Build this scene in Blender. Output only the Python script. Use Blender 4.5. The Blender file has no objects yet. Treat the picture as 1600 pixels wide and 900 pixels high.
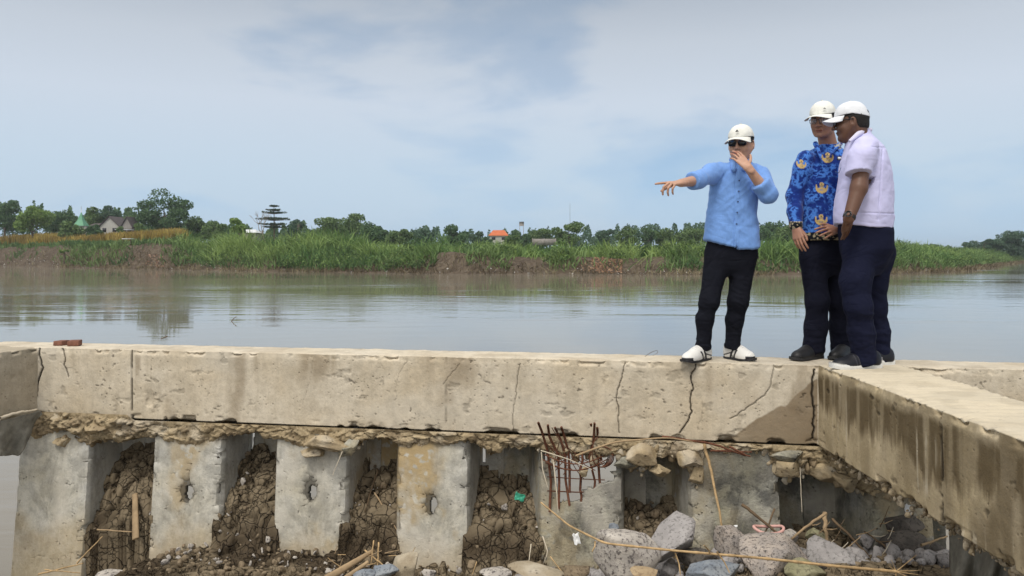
import bpy, math, random
import numpy as np
from mathutils import Vector
random.seed(5); RNG = np.random.default_rng(5)
C = bpy.context.scene.collection
S = bpy.context.scene
PI = math.pi
# ------------------------------------------------------------------ camera, sky, sun, exposure
CH = 0.735; FPX = 1200.0; HOR = 397.0
cam = bpy.data.cameras.new('camera'); camo = bpy.data.objects.new('camera', cam); C.objects.link(camo)
cam.sensor_width = 36; cam.lens = 27.0; cam.shift_y = -(450-HOR)/1600.0
cam.clip_start = 0.05; cam.clip_end = 6000
camo.location = (0, 0, CH); camo.rotation_euler = (PI/2, 0, 0)
S.camera = camo
SUN_EL, SUN_AZ = math.radians(58), math.radians(205)      # azimuth clockwise from +Y: behind the camera, a little left
sdir = Vector((math.sin(SUN_AZ)*math.cos(SUN_EL), math.cos(SUN_AZ)*math.cos(SUN_EL), math.sin(SUN_EL)))
sun = bpy.data.lights.new('sun', 'SUN'); sun.energy = 1.5; sun.angle = math.radians(16); sun.color = (1, .95, .87)
suno = bpy.data.objects.new('sun', sun); C.objects.link(suno)
suno.rotation_euler = sdir.to_track_quat('Z', 'Y').to_euler(); suno.location = (0, -5, 20)
S.view_settings.view_transform = 'Standard'; S.view_settings.look = 'None'
S.view_settings.exposure = 0.12; S.view_settings.gamma = 1.0; S.view_settings.use_curve_mapping = False

# ------------------------------------------------------------------ node helpers
class NT:
    def __init__(s, tree): s.t = tree; tree.nodes.clear()
    def n(s, typ, inp=None, **kw):
        nd = s.t.nodes.new(typ)
        for k, v in kw.items(): setattr(nd, k, v)
        if inp:
            for k, v in inp.items():
                if isinstance(v, bpy.types.Node): v = v.outputs[0]
                if isinstance(v, bpy.types.NodeSocket): s.t.links.new(v, nd.inputs[k])
                else: nd.inputs[k].default_value = v
        return nd
    def ramp(s, fac, stops, interp='LINEAR'):
        nd = s.n('ShaderNodeValToRGB', {0: fac}); cr = nd.color_ramp; cr.interpolation = interp
        while len(cr.elements) < len(stops): cr.elements.new(0.5)
        for e, (p, c) in zip(cr.elements, stops):
            e.position = p; e.color = (c, c, c, 1) if isinstance(c, (int, float)) else (*c, 1)
        return nd.outputs[0]
    def mix(s, f, a, b, blend='MIX'):
        nd = s.n('ShaderNodeMix', data_type='RGBA', blend_type=blend)
        for i, v in ((0, f), (6, a), (7, b)):
            if isinstance(v, bpy.types.Node): v = v.outputs[0]
            if isinstance(v, bpy.types.NodeSocket): s.t.links.new(v, nd.inputs[i])
            else: nd.inputs[i].default_value = v if i == 0 else ((*v, 1) if len(v) == 3 else v)
        return nd.outputs[2]
    def math(s, op, a, b=0.0, clamp=False):
        nd = s.n('ShaderNodeMath', {0: a, 1: b}, operation=op); nd.use_clamp = clamp; return nd.outputs[0]
    def noise(s, scale, vec=None, detail=4.0, rough=.55, dist=0.0):
        d = {'Scale': scale, 'Detail': detail, 'Roughness': rough, 'Distortion': dist}
        if vec is not None: d['Vector'] = vec
        return s.n('ShaderNodeTexNoise', d).outputs['Fac']
    def mapping(s, vec, scale=(1,1,1), rot=(0,0,0), loc=(0,0,0)):
        return s.n('ShaderNodeMapping', {'Vector': vec, 'Scale': scale, 'Rotation': rot, 'Location': loc}).outputs[0]
    def attr(s, name): return s.n('ShaderNodeAttribute', attribute_name=name)
    def bump(s, h, strength=.3, dist=.01, nrm=None):
        d = {'Height': h, 'Strength': strength, 'Distance': dist}
        if nrm is not None: d['Normal'] = nrm
        return s.n('ShaderNodeBump', d).outputs[0]

def mat(name):
    m = bpy.data.materials.new(name); m.use_nodes = True; return m, NT(m.node_tree)
def finish(nt, col, rough=.8, nrm=None, spec=.3, **extra):
    d = {'Base Color': col if not isinstance(col, tuple) else (*col[:3], 1), 'Roughness': rough, 'Specular IOR Level': spec}
    if nrm is not None: d['Normal'] = nrm
    d.update(extra)
    p = nt.n('ShaderNodeBsdfPrincipled', d)
    nt.n('ShaderNodeOutputMaterial', {'Surface': p.outputs[0]}); return p

# world: Nishita sky behind a soft broken overcast
w = bpy.data.worlds.new('World'); S.world = w; w.use_nodes = True; nt = NT(w.node_tree)
sky = nt.n('ShaderNodeTexSky', sky_type='NISHITA'); sky.sun_disc = False
sky.sun_elevation = SUN_EL; sky.sun_rotation = SUN_AZ; sky.air_density = 1.2; sky.dust_density = 1.5
dirv = nt.n('ShaderNodeTexCoord').outputs['Generated']
nrm = nt.n('ShaderNodeVectorMath', {0: dirv}, operation='NORMALIZE').outputs[0]
sep = nt.n('ShaderNodeSeparateXYZ', {0: nrm}); sx, sy, sz = sep.outputs
m1 = nt.mapping(nrm, (1.0, 1.0, 2.9), (0, .30, .2), (3.1, .4, 1.0))
cl = nt.noise(2.1, m1, 6, .5, .35)
m2 = nt.mapping(nrm, (1.0, 1.0, 2.2), (0, .45, 0), (7.3, 2.2, 0))
cl2 = nt.noise(1.1, m2, 3, .5, .3)
cl3 = nt.noise(5.0, m1, 6, .55, .3)
cs = nt.math('ADD', nt.math('MULTIPLY', cl, .60), nt.math('MULTIPLY', cl2, .32))
cs = nt.math('ADD', cs, nt.math('MULTIPLY', cl3, .24))
hgt = nt.ramp(sz, [(0, .02), (.06, .03), (.12, .07), (.20, .10), (.36, .08), (1, .1)])
cs = nt.math('ADD', cs, nt.math('SUBTRACT', hgt, 0.135))
cover = nt.ramp(cs, [(.42, 0), (.49, .45), (.57, 1)], 'EASE')
base = nt.ramp(sz, [(0, (4.7, 6.9, 9.2)), (.05, (4.5, 6.7, 9.2)), (.14, (4.0, 5.9, 8.3)), (.24, (3.2, 4.6, 6.6)), (.36, (2.4, 3.4, 4.8)), (.6, (2.6, 3.2, 4.1)), (1, (5.5, 6, 6.6))])
cloudc = nt.ramp(sz, [(0, (5.4, 7.2, 9.2)), (.10, (6.1, 7.5, 9.0)), (.19, (6.9, 7.7, 8.8)), (.26, (6.3, 6.9, 7.7)), (.34, (4.5, 5.0, 5.7)), (.6, (4.6, 4.8, 5.1)), (1, (9, 9, 9))])
mixc = nt.mix(cover, base, cloudc)
mixc = nt.mix(.12, mixc, sky.outputs[0])
# the sheet of cloud is brightest round the hidden sun, behind the camera
dot = nt.n('ShaderNodeVectorMath', {0: nrm, 1: tuple(sdir)}, operation='DOT_PRODUCT').outputs['Value']
glow = nt.ramp(dot, [(.15, 0), (.5, .35), (.8, .8), (1, 1)])
mixc = nt.mix(glow, mixc, (15.5, 14.9, 14.0))
bg = nt.n('ShaderNodeBackground', {'Color': mixc, 'Strength': .088})
nt.n('ShaderNodeOutputWorld', {'Surface': bg.outputs[0]})

# ------------------------------------------------------------------ numpy noise
def _h(ix, iy, iz, seed):
    n = (ix.astype(np.int64)*374761393 + iy.astype(np.int64)*668265263 + iz.astype(np.int64)*2147483647 + seed*1274126177) & 0xffffffff
    n = ((n ^ (n >> 13))*1274126177) & 0xffffffff
    n = ((n ^ (n >> 16))*2246822519) & 0xffffffff
    return ((n ^ (n >> 15)) & 0xffffff).astype(np.float64)/0xffffff
def vn(p, seed=0):
    p = np.asarray(p, float); i = np.floor(p).astype(np.int64); f = p-i; f = f*f*(3-2*f)
    r = 0
    for a in (0, 1):
        for b in (0, 1):
            for c in (0, 1):
                wgt = (f[..., 0] if a else 1-f[..., 0])*(f[..., 1] if b else 1-f[..., 1])*(f[..., 2] if c else 1-f[..., 2])
                r = r + wgt*_h(i[..., 0]+a, i[..., 1]+b, i[..., 2]+c, seed)
    return r
def fbm(p, oct=4, seed=0, g=.5):
    a, t, r = 1., 0., 0.; q = np.asarray(p, float)
    for o in range(oct):
        r = r + a*vn(q, seed+o*17); t += a; a *= g; q = q*2.03+11.3
    return r/t
def f1(x, seed=0, oct=4):
    x = np.asarray(x, float); return fbm(np.stack([x, x*0+.37, x*0+.71], -1), oct, seed)
def voro(p, seed=0):                       # 3D: F1, F2, id
    p = np.asarray(p, float); i = np.floor(p).astype(np.int64)
    d1 = np.full(p.shape[:-1], 9.); d2 = d1.copy(); cid = np.zeros(p.shape[:-1])
    for a in (-1, 0, 1):
        for b in (-1, 0, 1):
            for c in (-1, 0, 1):
                q = i+np.array([a, b, c])
                jx = _h(q[..., 0], q[..., 1], q[..., 2], seed+1); jy = _h(q[..., 0], q[..., 1], q[..., 2], seed+2); jz = _h(q[..., 0], q[..., 1], q[..., 2], seed+3)
                d = np.sqrt((q[..., 0]+jx-p[..., 0])**2+(q[..., 1]+jy-p[..., 1])**2+(q[..., 2]+jz-p[..., 2])**2)
                m = d < d1
                d2 = np.where(m, d1, np.minimum(d2, d)); cid = np.where(m, jx, cid); d1 = np.where(m, d, d1)
    return d1, d2, cid
def sm(a, b, x): t = np.clip((np.asarray(x, float)-a)/(b-a), 0, 1); return t*t*(3-2*t)

# ------------------------------------------------------------------ mesh helpers
def mk(name, V, F, m=None, parent=None, smooth=True, attrs=None, col=None, origin=None):
    V = np.asarray(V, np.float32).reshape(-1, 3).copy()
    if origin is not None: V -= np.asarray(origin, np.float32)
    me = bpy.data.meshes.new(name)
    if isinstance(F, np.ndarray):
        nf, k = F.shape
        me.vertices.add(len(V)); me.vertices.foreach_set('co', V.ravel())
        me.loops.add(nf*k); me.polygons.add(nf)
        me.loops.foreach_set('vertex_index', F.ravel().astype(np.int32))
        me.polygons.foreach_set('loop_start', np.arange(0, nf*k, k, dtype=np.int32))
        me.polygons.foreach_set('loop_total', np.full(nf, k, np.int32))
        me.update(calc_edges=True); me.validate()
    else:
        me.from_pydata(V.tolist(), [], F); me.update()
    if attrs:
        for an, av in attrs.items():
            a = me.attributes.new(an, 'FLOAT', 'POINT'); a.data.foreach_set('value', np.asarray(av, np.float32).ravel())
    if col is not None:
        col = np.asarray(col, np.float32)
        if col.shape[1] == 3: col = np.concatenate([col, np.ones((len(col), 1), np.float32)], 1)
        a = me.attributes.new('Col', 'FLOAT_COLOR', 'POINT'); a.data.foreach_set('color', col.ravel())
    if smooth: me.polygons.foreach_set('use_smooth', np.ones(len(me.polygons), bool))
    if m: me.materials.append(m)
    o = bpy.data.objects.new(name, me); C.objects.link(o)
    if parent is not None: o.parent = parent
    if origin is not None: o.location = tuple(origin)
    return o
def tag(o, label=None, cat=None, group=None, kind=None):
    if label: o['label'] = label
    if cat: o['category'] = cat
    if group: o['group'] = group
    if kind: o['kind'] = kind
    return o
def empty(name, loc, label=None, cat=None, group=None):
    o = bpy.data.objects.new(name, None); C.objects.link(o); o.location = loc; o.empty_display_size = .1
    return tag(o, label, cat, group)
def gridF(nu, nv, wrapv=False):
    i = np.arange(nu-1)[:, None]*nv; j = np.arange(nv if wrapv else nv-1)[None, :]; j2 = (j+1) % nv
    return np.stack([i+j, i+nv+j, i+nv+j2, i+j2], -1).reshape(-1, 4)
def compact(V, F, extra=None):
    u, inv = np.unique(F.ravel(), return_inverse=True)
    return V[u], inv.reshape(F.shape), u
def merge(parts):
    Vs, Fs, n = [], [], 0
    for V, F in parts:
        Vs.append(V); Fs.append(F+n); n += len(V)
    return np.concatenate(Vs), np.concatenate(Fs)
def tube(pts, radii, k=8, rough=0, seed=0, cap=True):
    pts = np.asarray(pts, float); n = len(pts); radii = np.broadcast_to(np.asarray(radii, float), (n,))
    t = np.gradient(pts, axis=0); t /= np.linalg.norm(t, axis=1)[:, None]+1e-9
    a = np.array([0., 0, 1.]); 
    if abs(t[0] @ a) > .9: a = np.array([1., 0, 0])
    V = []
    for i in range(n):
        b = a - (a @ t[i])*t[i]; b /= np.linalg.norm(b)+1e-9; c = np.cross(t[i], b); a = b
        th = np.arange(k)/k*2*PI
        V.append(pts[i]+radii[i]*(np.cos(th)[:, None]*b+np.sin(th)[:, None]*c))
    V = np.concatenate(V)
    if rough: V += (RNG.random(V.shape)-.5)*rough
    F = gridF(n, k, True)
    if cap:
        V = np.concatenate([V, pts[:1], pts[-1:]]); A, B = len(V)-2, len(V)-1
        j = np.arange(k); 
        F = np.concatenate([F, np.stack([j*0+A, j, (j+1) % k, j*0+A], 1)[:, [0, 1, 2, 0]]*1, np.stack([j*0+B, (n-1)*k+(j+1) % k, (n-1)*k+j, j*0+B], 1)])
        # degenerate quads become triangles through validate(); build them as thin quads instead
        F = F[:-2*k]
        ca = [list(range(k))[::-1]]
        V = V[:-2]
        if k % 2 == 0:
            q = []
            for off, rev in ((0, True), ((n-1)*k, False)):
                for s_ in range(k//2-1):
                    f = [off+s_, off+s_+1, off+k-2-s_, off+k-1-s_]
                    q.append(f[::-1] if rev else f)
            F = np.concatenate([F, np.array(q)])
    return V, F
def box(lo, hi):
    x0, y0, z0 = lo; x1, y1, z1 = hi
    V = np.array([[x0,y0,z0],[x1,y0,z0],[x1,y1,z0],[x0,y1,z0],[x0,y0,z1],[x1,y0,z1],[x1,y1,z1],[x0,y1,z1]], float)
    F = np.array([[0,3,2,1],[4,5,6,7],[0,1,5,4],[1,2,6,5],[2,3,7,6],[3,0,4,7]])
    return V, F
def wp(px, py, Y): return np.array([(px-800)/FPX*Y, Y, CH-(py-HOR)/FPX*Y])

# plan lines of the structure
A0 = np.array([-3.72, 6.04]); A1 = np.array([2.02, 5.10]); SL = (A1[1]-A0[1])/(A1[0]-A0[0])
def wallY(X, off=0.): return A1[1]+SL*(X-A1[0])+off
def wallpt(px, py, off=0.):                # where the sight line meets the plane of the front face (+off behind)
    k = (px-800)/FPX; Y = (A1[1]-SL*A1[0]+off)/(1-SL*k); return wp(px, py, Y)
BH = .53                                   # beam height; beam tops lie at z = 0
WATER = -2.2

# ------------------------------------------------------------------ materials
def concrete(name, base, dark, tint, mott=.42, *, stain=(.16, .12, .075), spots=.5, bumpk=1.0, rough=.9, pale=(.62, .58, .5)):
    m, nt = mat(name); oc = nt.n('ShaderNodeTexCoord').outputs['Object']
    n1 = nt.noise(2.2, oc, 5, .6); n2 = nt.noise(11, oc, 6, .65); n3 = nt.noise(60, oc, 4, .7)
    c = nt.mix(nt.ramp(n1, [(.35, 0), (.65, 1)]), base, tint)
    c = nt.mix(nt.math('MULTIPLY', nt.ramp(n2, [(.45, 0), (.72, 1)]), .6), c, dark)
    n4 = nt.noise(4.5, nt.mapping(oc, (1, 1, .7)), 8, .72, .4)
    c = nt.mix(nt.math('MULTIPLY', nt.ramp(n4, [(.50, 0), (.60, .8), (.75, 1)]), mott), c, dark)
    mv = nt.mapping(oc, (9, 9, .9)); st = nt.noise(3, mv, 5, .6)
    c = nt.mix(nt.math('MULTIPLY', nt.ramp(st, [(.5, 0), (.75, 1)]), .35), c, dark)
    # scattered small pits
    v = nt.n('ShaderNodeTexVoronoi', {'Vector': oc, 'Scale': 26.0, 'Randomness': 1.0})
    msk = nt.ramp(nt.noise(7, oc, 3), [(.5, 0), (.62, 1)])
    pit = nt.math('MULTIPLY', nt.ramp(v.outputs['Distance'], [(.10, 1), (.22, 0)]), msk)
    c = nt.mix(nt.math('MULTIPLY', pit, spots), c, tuple(x*.35 for x in dark))
    c = nt.mix(nt.math('MULTIPLY', nt.ramp(n3, [(.3, 1), (.5, 0)]), .22), c, tuple(x*.5 for x in dark))
    c = nt.mix(nt.attr('pale').outputs['Fac'], c, pale)
    sc = nt.mix(n2, stain, tuple(x*1.9 for x in stain))
    c = nt.mix(nt.attr('stain').outputs['Fac'], c, sc)
    c = nt.mix(nt.attr('crack').outputs['Fac'], c, (.018, .014, .01))  # on the piles this attribute also carries painted shade of the recesses
    h = nt.math('ADD', nt.math('MULTIPLY', n3, .5), nt.math('MULTIPLY', n2, 1.0))
    h = nt.math('SUBTRACT', h, nt.math('MULTIPLY', pit, .8))
    finish(nt, c, rough, nt.bump(h, .45*bumpk, .012), .25)
    return m
M_beam = concrete('beam_concrete', (.66, .59, .475), (.39, .335, .25), (.60, .51, .375))
M_side = concrete('weathered_beam_concrete', (.58, .49, .345), (.33, .265, .165), (.48, .39, .24), stain=(.080, .058, .030), pale=(.60, .54, .43))
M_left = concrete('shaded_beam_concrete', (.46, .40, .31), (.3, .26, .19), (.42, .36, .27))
M_cap = concrete('broken_concrete', (.42, .33, .20), (.20, .15, .09), (.52, .42, .27), bumpk=2.2, spots=.8)
M_pile = concrete('pile_concrete', (.60, .59, .55), (.24, .23, .20), (.52, .48, .38), .6, stain=(.30, .215, .10), spots=.6, bumpk=1.2)
M_pile2 = concrete('weathered_pile_concrete', (.40, .40, .37), (.085, .085, .082), (.40, .375, .27), .9, stain=(.30, .24, .14), spots=.8, bumpk=2.5)
M_chunk = concrete('rubble_concrete', (.45, .40, .31), (.25, .21, .15), (.40, .33, .23), bumpk=2.)

def soil(name, c1, c2, c3, crack_scale=9., cs=1.0):
    m, nt = mat(name); oc = nt.n('ShaderNodeTexCoord').outputs['Object']
    wob = nt.n('ShaderNodeTexNoise', {'Vector': oc, 'Scale': 6.0, 'Detail': 3.0})
    wv = nt.n('ShaderNodeVectorMath', {0: oc, 1: nt.n('ShaderNodeVectorMath', {0: wob.outputs['Color'], 1: (.12, .12, .12)}, operation='MULTIPLY').outputs[0]}, operation='ADD').outputs[0]
    v = nt.n('ShaderNodeTexVoronoi', {'Vector': wv, 'Scale': crack_scale}, feature='DISTANCE_TO_EDGE')
    v2 = nt.n('ShaderNodeTexVoronoi', {'Vector': wv, 'Scale': crack_scale*2.7}, feature='DISTANCE_TO_EDGE')
    vc = nt.n('ShaderNodeTexVoronoi', {'Vector': wv, 'Scale': crack_scale})
    e1 = nt.ramp(v.outputs[0], [(0, 1), (.035, 0)]); e2 = nt.ramp(v2.outputs[0], [(0, 1), (.05, 0)])
    e2 = nt.math('MULTIPLY', e2, nt.ramp(nt.noise(5, oc), [(.42, 0), (.55, 1)]))
    crk = nt.math('MAXIMUM', e1, nt.math('MULTIPLY', e2, .8))
    n1 = nt.noise(3, oc, 5); n2 = nt.noise(30, oc, 6, .7)
    c = nt.mix(nt.ramp(n1, [(.35, 0), (.65, 1)]), c1, c2)
    c = nt.mix(nt.math('MULTIPLY', n2, .6), c, c3)
    c = nt.mix(nt.math('MULTIPLY', vc.outputs['Color'], .25), c, c3)
    c = nt.mix(nt.attr('stain').outputs['Fac'], c, (.035, .024, .015))
    c = nt.mix(nt.math('MULTIPLY', crk, .85*cs), c, (.012, .009, .006))
    h = nt.math('SUBTRACT', nt.math('MULTIPLY', n2, .5), nt.math('MULTIPLY', crk, 1.2*cs))
    finish(nt, c, .95, nt.bump(h, .8, .02), .15); return m
M_soil = soil('cracked_mud', (.115, .085, .05), (.20, .155, .10), (.26, .215, .15))
M_farsoil = soil('river_bank_earth', (.115, .085, .06), (.17, .13, .09), (.21, .17, .12), .5, .3)

def rock(name, a, b, c_, sc=7.):
    m, nt = mat(name); oc = nt.n('ShaderNodeTexCoord').outputs['Object']
    n1 = nt.noise(sc, oc, 5, .6); n2 = nt.noise(sc*6, oc, 5, .7)
    v = nt.n('ShaderNodeTexVoronoi', {'Vector': oc, 'Scale': sc*5})
    c = nt.mix(nt.ramp(n1, [(.4, 0), (.6, 1)]), a, b)
    c = nt.mix(nt.ramp(n2, [(.52, 0), (.60, 1)]), c, c_)
    finish(nt, c, .85, nt.bump(nt.math('ADD', n2, n1), .6, .02), .3); return m
M_rock = {'grey': rock('grey_stone', (.30, .285, .28), (.38, .36, .355), (.20, .19, .185)),
          'pale': rock('pale_stone', (.52, .48, .43), (.38, .35, .32), (.14, .125, .12)),
          'speck': rock('speckled_stone', (.46, .40, .35), (.32, .29, .27), (.10, .09, .085), 10),
          'blue': rock('bluish_stone', (.20, .23, .27), (.28, .30, .32), (.13, .145, .17)),
          'dark': rock('dark_stone', (.075, .068, .062), (.13, .115, .10), (.05, .045, .04)),
          'green': rock('mossy_stone', (.25, .24, .14), (.33, .31, .20), (.17, .16, .10)),
          'tan': rock('tan_stone', (.42, .32, .20), (.34, .25, .15), (.25, .18, .11)),
          'lump': rock('brown_clod', (.20, .155, .10), (.27, .21, .14), (.12, .09, .06))}
def plain(name, col, rough=.7, spec=.3, nz=None, amt=.35, bumpk=0, stretch=(1,1,1), metal=0):
    m, nt = mat(name)
    if nz:
        oc = nt.mapping(nt.n('ShaderNodeTexCoord').outputs['Object'], stretch); n = nt.noise(nz, oc, 5, .65)
        c = nt.mix(nt.ramp(n, [(.3, 0), (.7, 1)]), tuple(x*(1-amt) for x in col), tuple(min(1, x*(1+amt)) for x in col))
        finish(nt, c, rough, nt.bump(n, bumpk, .01) if bumpk else None, spec, Metallic=metal)
    else: finish(nt, (*col, 1), rough, None, spec, Metallic=metal)
    return m
M_wood = plain('driftwood', (.36, .26, .155), .8, .2, 6, .35, .5, (1, 1, 1))
M_wood2 = plain('dark_twig', (.13, .09, .055), .85, .2, 9, .4, .5)
M_bamboo = plain('dry_bamboo', (.42, .29, .15), .65, .25, 22, .4, .4)
M_rust = plain('rusted_steel', (.125, .050, .028), .85, .3, 40, .45, .5)
M_twine = plain('pale_fibre', (.52, .46, .36), .8, .2, 20, .2)
M_white = plain('white_plastic', (.75, .76, .76), .4, .5)
M_pink = plain('pink_plastic', (.62, .36, .32), .5, .4, 30, .15)
M_green = plain('green_plastic', (.05, .34, .22), .35, .5, 30, .3)
M_brick = plain('red_brick', (.20, .095, .065), .9, .2, 30, .3, .4)
M_cloth = plain('grey_geotextile', (.20, .19, .16), .95, .1, 12, .35, .6)
def vcol(name, rough=.85, spec=.2, weave=0, wscale=300, sheen=0, crease=0.):
    m, nt = mat(name); c = nt.attr('Col').outputs['Color']; n = None
    oc = nt.n('ShaderNodeTexCoord').outputs['Object']
    if weave:
        cr1 = nt.math('ABSOLUTE', nt.math('SUBTRACT', nt.noise(3.2, nt.mapping(oc, (1, 1, .7), (0, .5, 0)), 2, .45, 1.6), .5))
        cr2 = nt.math('ABSOLUTE', nt.math('SUBTRACT', nt.noise(5., nt.mapping(oc, (.6, 1, 1.6), (0, -.4, 0), (3, 1, 2)), 2, .45, 1.2), .5))
        hh = nt.math('ADD', nt.ramp(cr1, [(0, 0), (.10, .75), (.3, 1)]), nt.math('MULTIPLY', nt.ramp(cr2, [(0, 0), (.12, .8), (.3, 1)]), .6))
        n = nt.bump(nt.noise(wscale, oc, 3), weave, .002, nt.bump(hh, crease, .022) if crease else None)
    finish(nt, c, rough, n, spec, **({'Sheen Weight': sheen} if sheen else {})); return m
def leafm(name, rough=.6):
    m, nt = mat(name); c = nt.attr('Col').outputs['Color']
    p = nt.n('ShaderNodeBsdfPrincipled', {'Base Color': c, 'Roughness': rough, 'Specular IOR Level': .25})
    t = nt.n('ShaderNodeBsdfTranslucent', {'Color': c})
    mx = nt.n('ShaderNodeMixShader', {0: .22, 1: p.outputs[0], 2: t.outputs[0]})
    nt.n('ShaderNodeOutputMaterial', {'Surface': mx.outputs[0]}); return m
M_leaf = leafm('foliage')
M_bark = plain('bark', (.13, .10, .075), .9, .2, 3, .3)

# water: silty river, ruffled in streaks
m, nt = mat('river_water'); oc = nt.n('ShaderNodeTexCoord').outputs['Object']
wa = nt.noise(1.0, nt.mapping(oc, (.9, 2.6, 1)), 3, .5, .4)
wb = nt.noise(1.0, nt.mapping(oc, (.16, .5, 1), (0, 0, .16)), 3, .5, .6)
wpatch = nt.ramp(nt.noise(1.0, nt.mapping(oc, (.012, .045, 1), (0, 0, .12), (3, 1, 0)), 4, .55, .8), [(.40, .12), (.62, 1)])
h = nt.math('ADD', nt.math('MULTIPLY', wa, .035), nt.math('MULTIPLY', wb, .10))
bm = nt.n('ShaderNodeBump', {'Height': nt.math('MULTIPLY', h, wpatch), 'Strength': .42, 'Distance': 1.0})
wc = nt.mix(nt.noise(.06, oc, 4), (.215, .19, .145), (.255, .23, .185))
finish(nt, wc, nt.ramp(wpatch, [(0, .02), (1, .065)]), bm.outputs[0], .5, IOR=1.33)
M_water = m

# ------------------------------------------------------------------ far bank terrain
SH = [(-900, 408.5), (-400, 411), (-150, 413), (0, 415), (100, 418), (200, 420.3), (400, 424), (700, 428), (1000, 429), (1200, 430), (1400, 428.5), (1500, 424), (1560, 416), (1600, 410), (1625, 404.8), (1650, 402)]
def shoreD(y): return (CH-WATER)*FPX/(y-HOR)
sh = np.array([[(x-800)/FPX*shoreD(y), shoreD(y)] for x, y in SH])
# densify (smooth) the shoreline
tt = np.linspace(0, len(sh)-1, 160)
shx = np.stack([np.interp(tt, range(len(sh)), sh[:, 0]), np.interp(tt, range(len(sh)), sh[:, 1])], -1)
wig = np.stack([f1(tt*2.3, 3)-.5, f1(tt*2.3, 4)-.5], -1)*np.minimum(shx[:, 1:]/60, 5)
shx = shx+wig
def sdist(x, y):
    P = np.stack([x, y], -1); best = np.full(x.shape, 1e9); sg = np.ones(x.shape)
    for a, b in zip(shx[:-1], shx[1:]):
        ab = b-a; t = np.clip(((P-a) @ ab)/(ab @ ab), 0, 1); q = P-a-t[..., None]*ab
        d = np.hypot(q[..., 0], q[..., 1]); s_ = np.sign(ab[0]*(P[..., 1]-a[1])-ab[1]*(P[..., 0]-a[0]))
        m_ = d < best; best = np.where(m_, d, best); sg = np.where(m_, s_, sg)
    return best*sg
def pxof(x, y): return 800+x/np.maximum(y, 1)*FPX
def ground_z(x, y, s=None):
    x = np.asarray(x, float); y = np.asarray(y, float)
    if s is None: s = sdist(x, y)
    px = pxof(x, y)
    Hb = np.interp(px, [-500, 270, 330, 600, 700, 760, 850, 1000, 1200, 1400, 1500, 1600], [4.7, 4.8, 3.3, 3.0, 3.1, 2.6, 2.4, 2.5, 2.5, 2.9, 2.0, 1.6])
    Wb = np.interp(px, [0, 270, 330, 650, 700, 780, 850, 900, 1000, 1050, 1400, 1600], [6, 7, 12, 12, 5, 5, 11, 7, 7, 12, 11, 10])
    pl = np.interp(px, [-500, 270, 400, 700, 1000, 1300, 1700], [3.4, 3.4, 1.2, .3, .2, .5, .3])
    wob = (fbm(np.stack([x*.12, y*.12, x*0], -1), 4, 9)-.5)
    z = WATER+Hb*sm(0, 1, (s+wob*3)/Wb)*(1+.25*wob)+.3*np.clip(s, -6, 0)+pl*sm(10, 60, s)+wob*.5*sm(0, 3, s)
    return z
gx = np.concatenate([np.linspace(-2400, -230, 22), np.arange(-222, 214, 1.1), np.linspace(222, 2400, 22)])
gy = np.concatenate([np.linspace(85, 96, 5), np.arange(98, 262, 1.1), np.linspace(266, 500, 40), np.linspace(530, 2400, 14)])
GX, GY = np.meshgrid(gx, gy, indexing='ij'); gs = sdist(GX, GY)
GZ = ground_z(GX, GY, gs)
o = mk('far_river_bank', np.stack([GX, GY, GZ], -1), gridF(len(gx), len(gy)), None)
# bank material: bare earth on the slope, green on top
m, nt = mat('bank_ground'); oc = nt.n('ShaderNodeTexCoord').outputs['Object']
n1 = nt.noise(.25, oc, 6, .65); n2 = nt.noise(1.6, oc, 5, .7)
v = nt.n('ShaderNodeTexVoronoi', {'Vector': nt.mapping(oc, (1, 1, 2.5)), 'Scale': 1.3})
e = nt.mix(nt.ramp(n1, [(.35, 0), (.65, 1)]), (.060, .045, .034), (.105, .080, .058))
e = nt.mix(nt.ramp(n2, [(.45, 0), (.62, .8)]), e, (.16, .13, .095))
e = nt.mix(nt.math('MULTIPLY', nt.ramp(v.outputs['Distance'], [(.0, .6), (.22, 0)]), nt.ramp(nt.noise(.4, oc), [(.5, 0), (.6, 1)])), e, (.30, .26, .20))
g = nt.mix(n2, (.05, .085, .02), (.12, .14, .04))
c = nt.mix(nt.attr('grass').outputs['Fac'], e, g)
finish(nt, c, .95, nt.bump(nt.math('ADD', n1, nt.math('MULTIPLY', n2, .4)), 1., .5), .1)
o.data.materials.append(m)
a = o.data.attributes.new('grass', 'FLOAT', 'POINT'); a.data.foreach_set('value', sm(7, 12, gs+6*(fbm(np.stack([GX*.2, GY*.2, GX*0], -1), 3, 5)-.5)).astype(np.float32).ravel())
tag(o, kind='structure')
# the river
V = np.array([[-2400, 2400, 0], [2400, 2400, 0], [2400, -60, 0], [-2400, -60, 0]], float); V[:, 2] = WATER
o = mk('river', V, np.array([[0, 3, 2, 1]]), M_water, smooth=False); tag(o, kind='structure')

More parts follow.
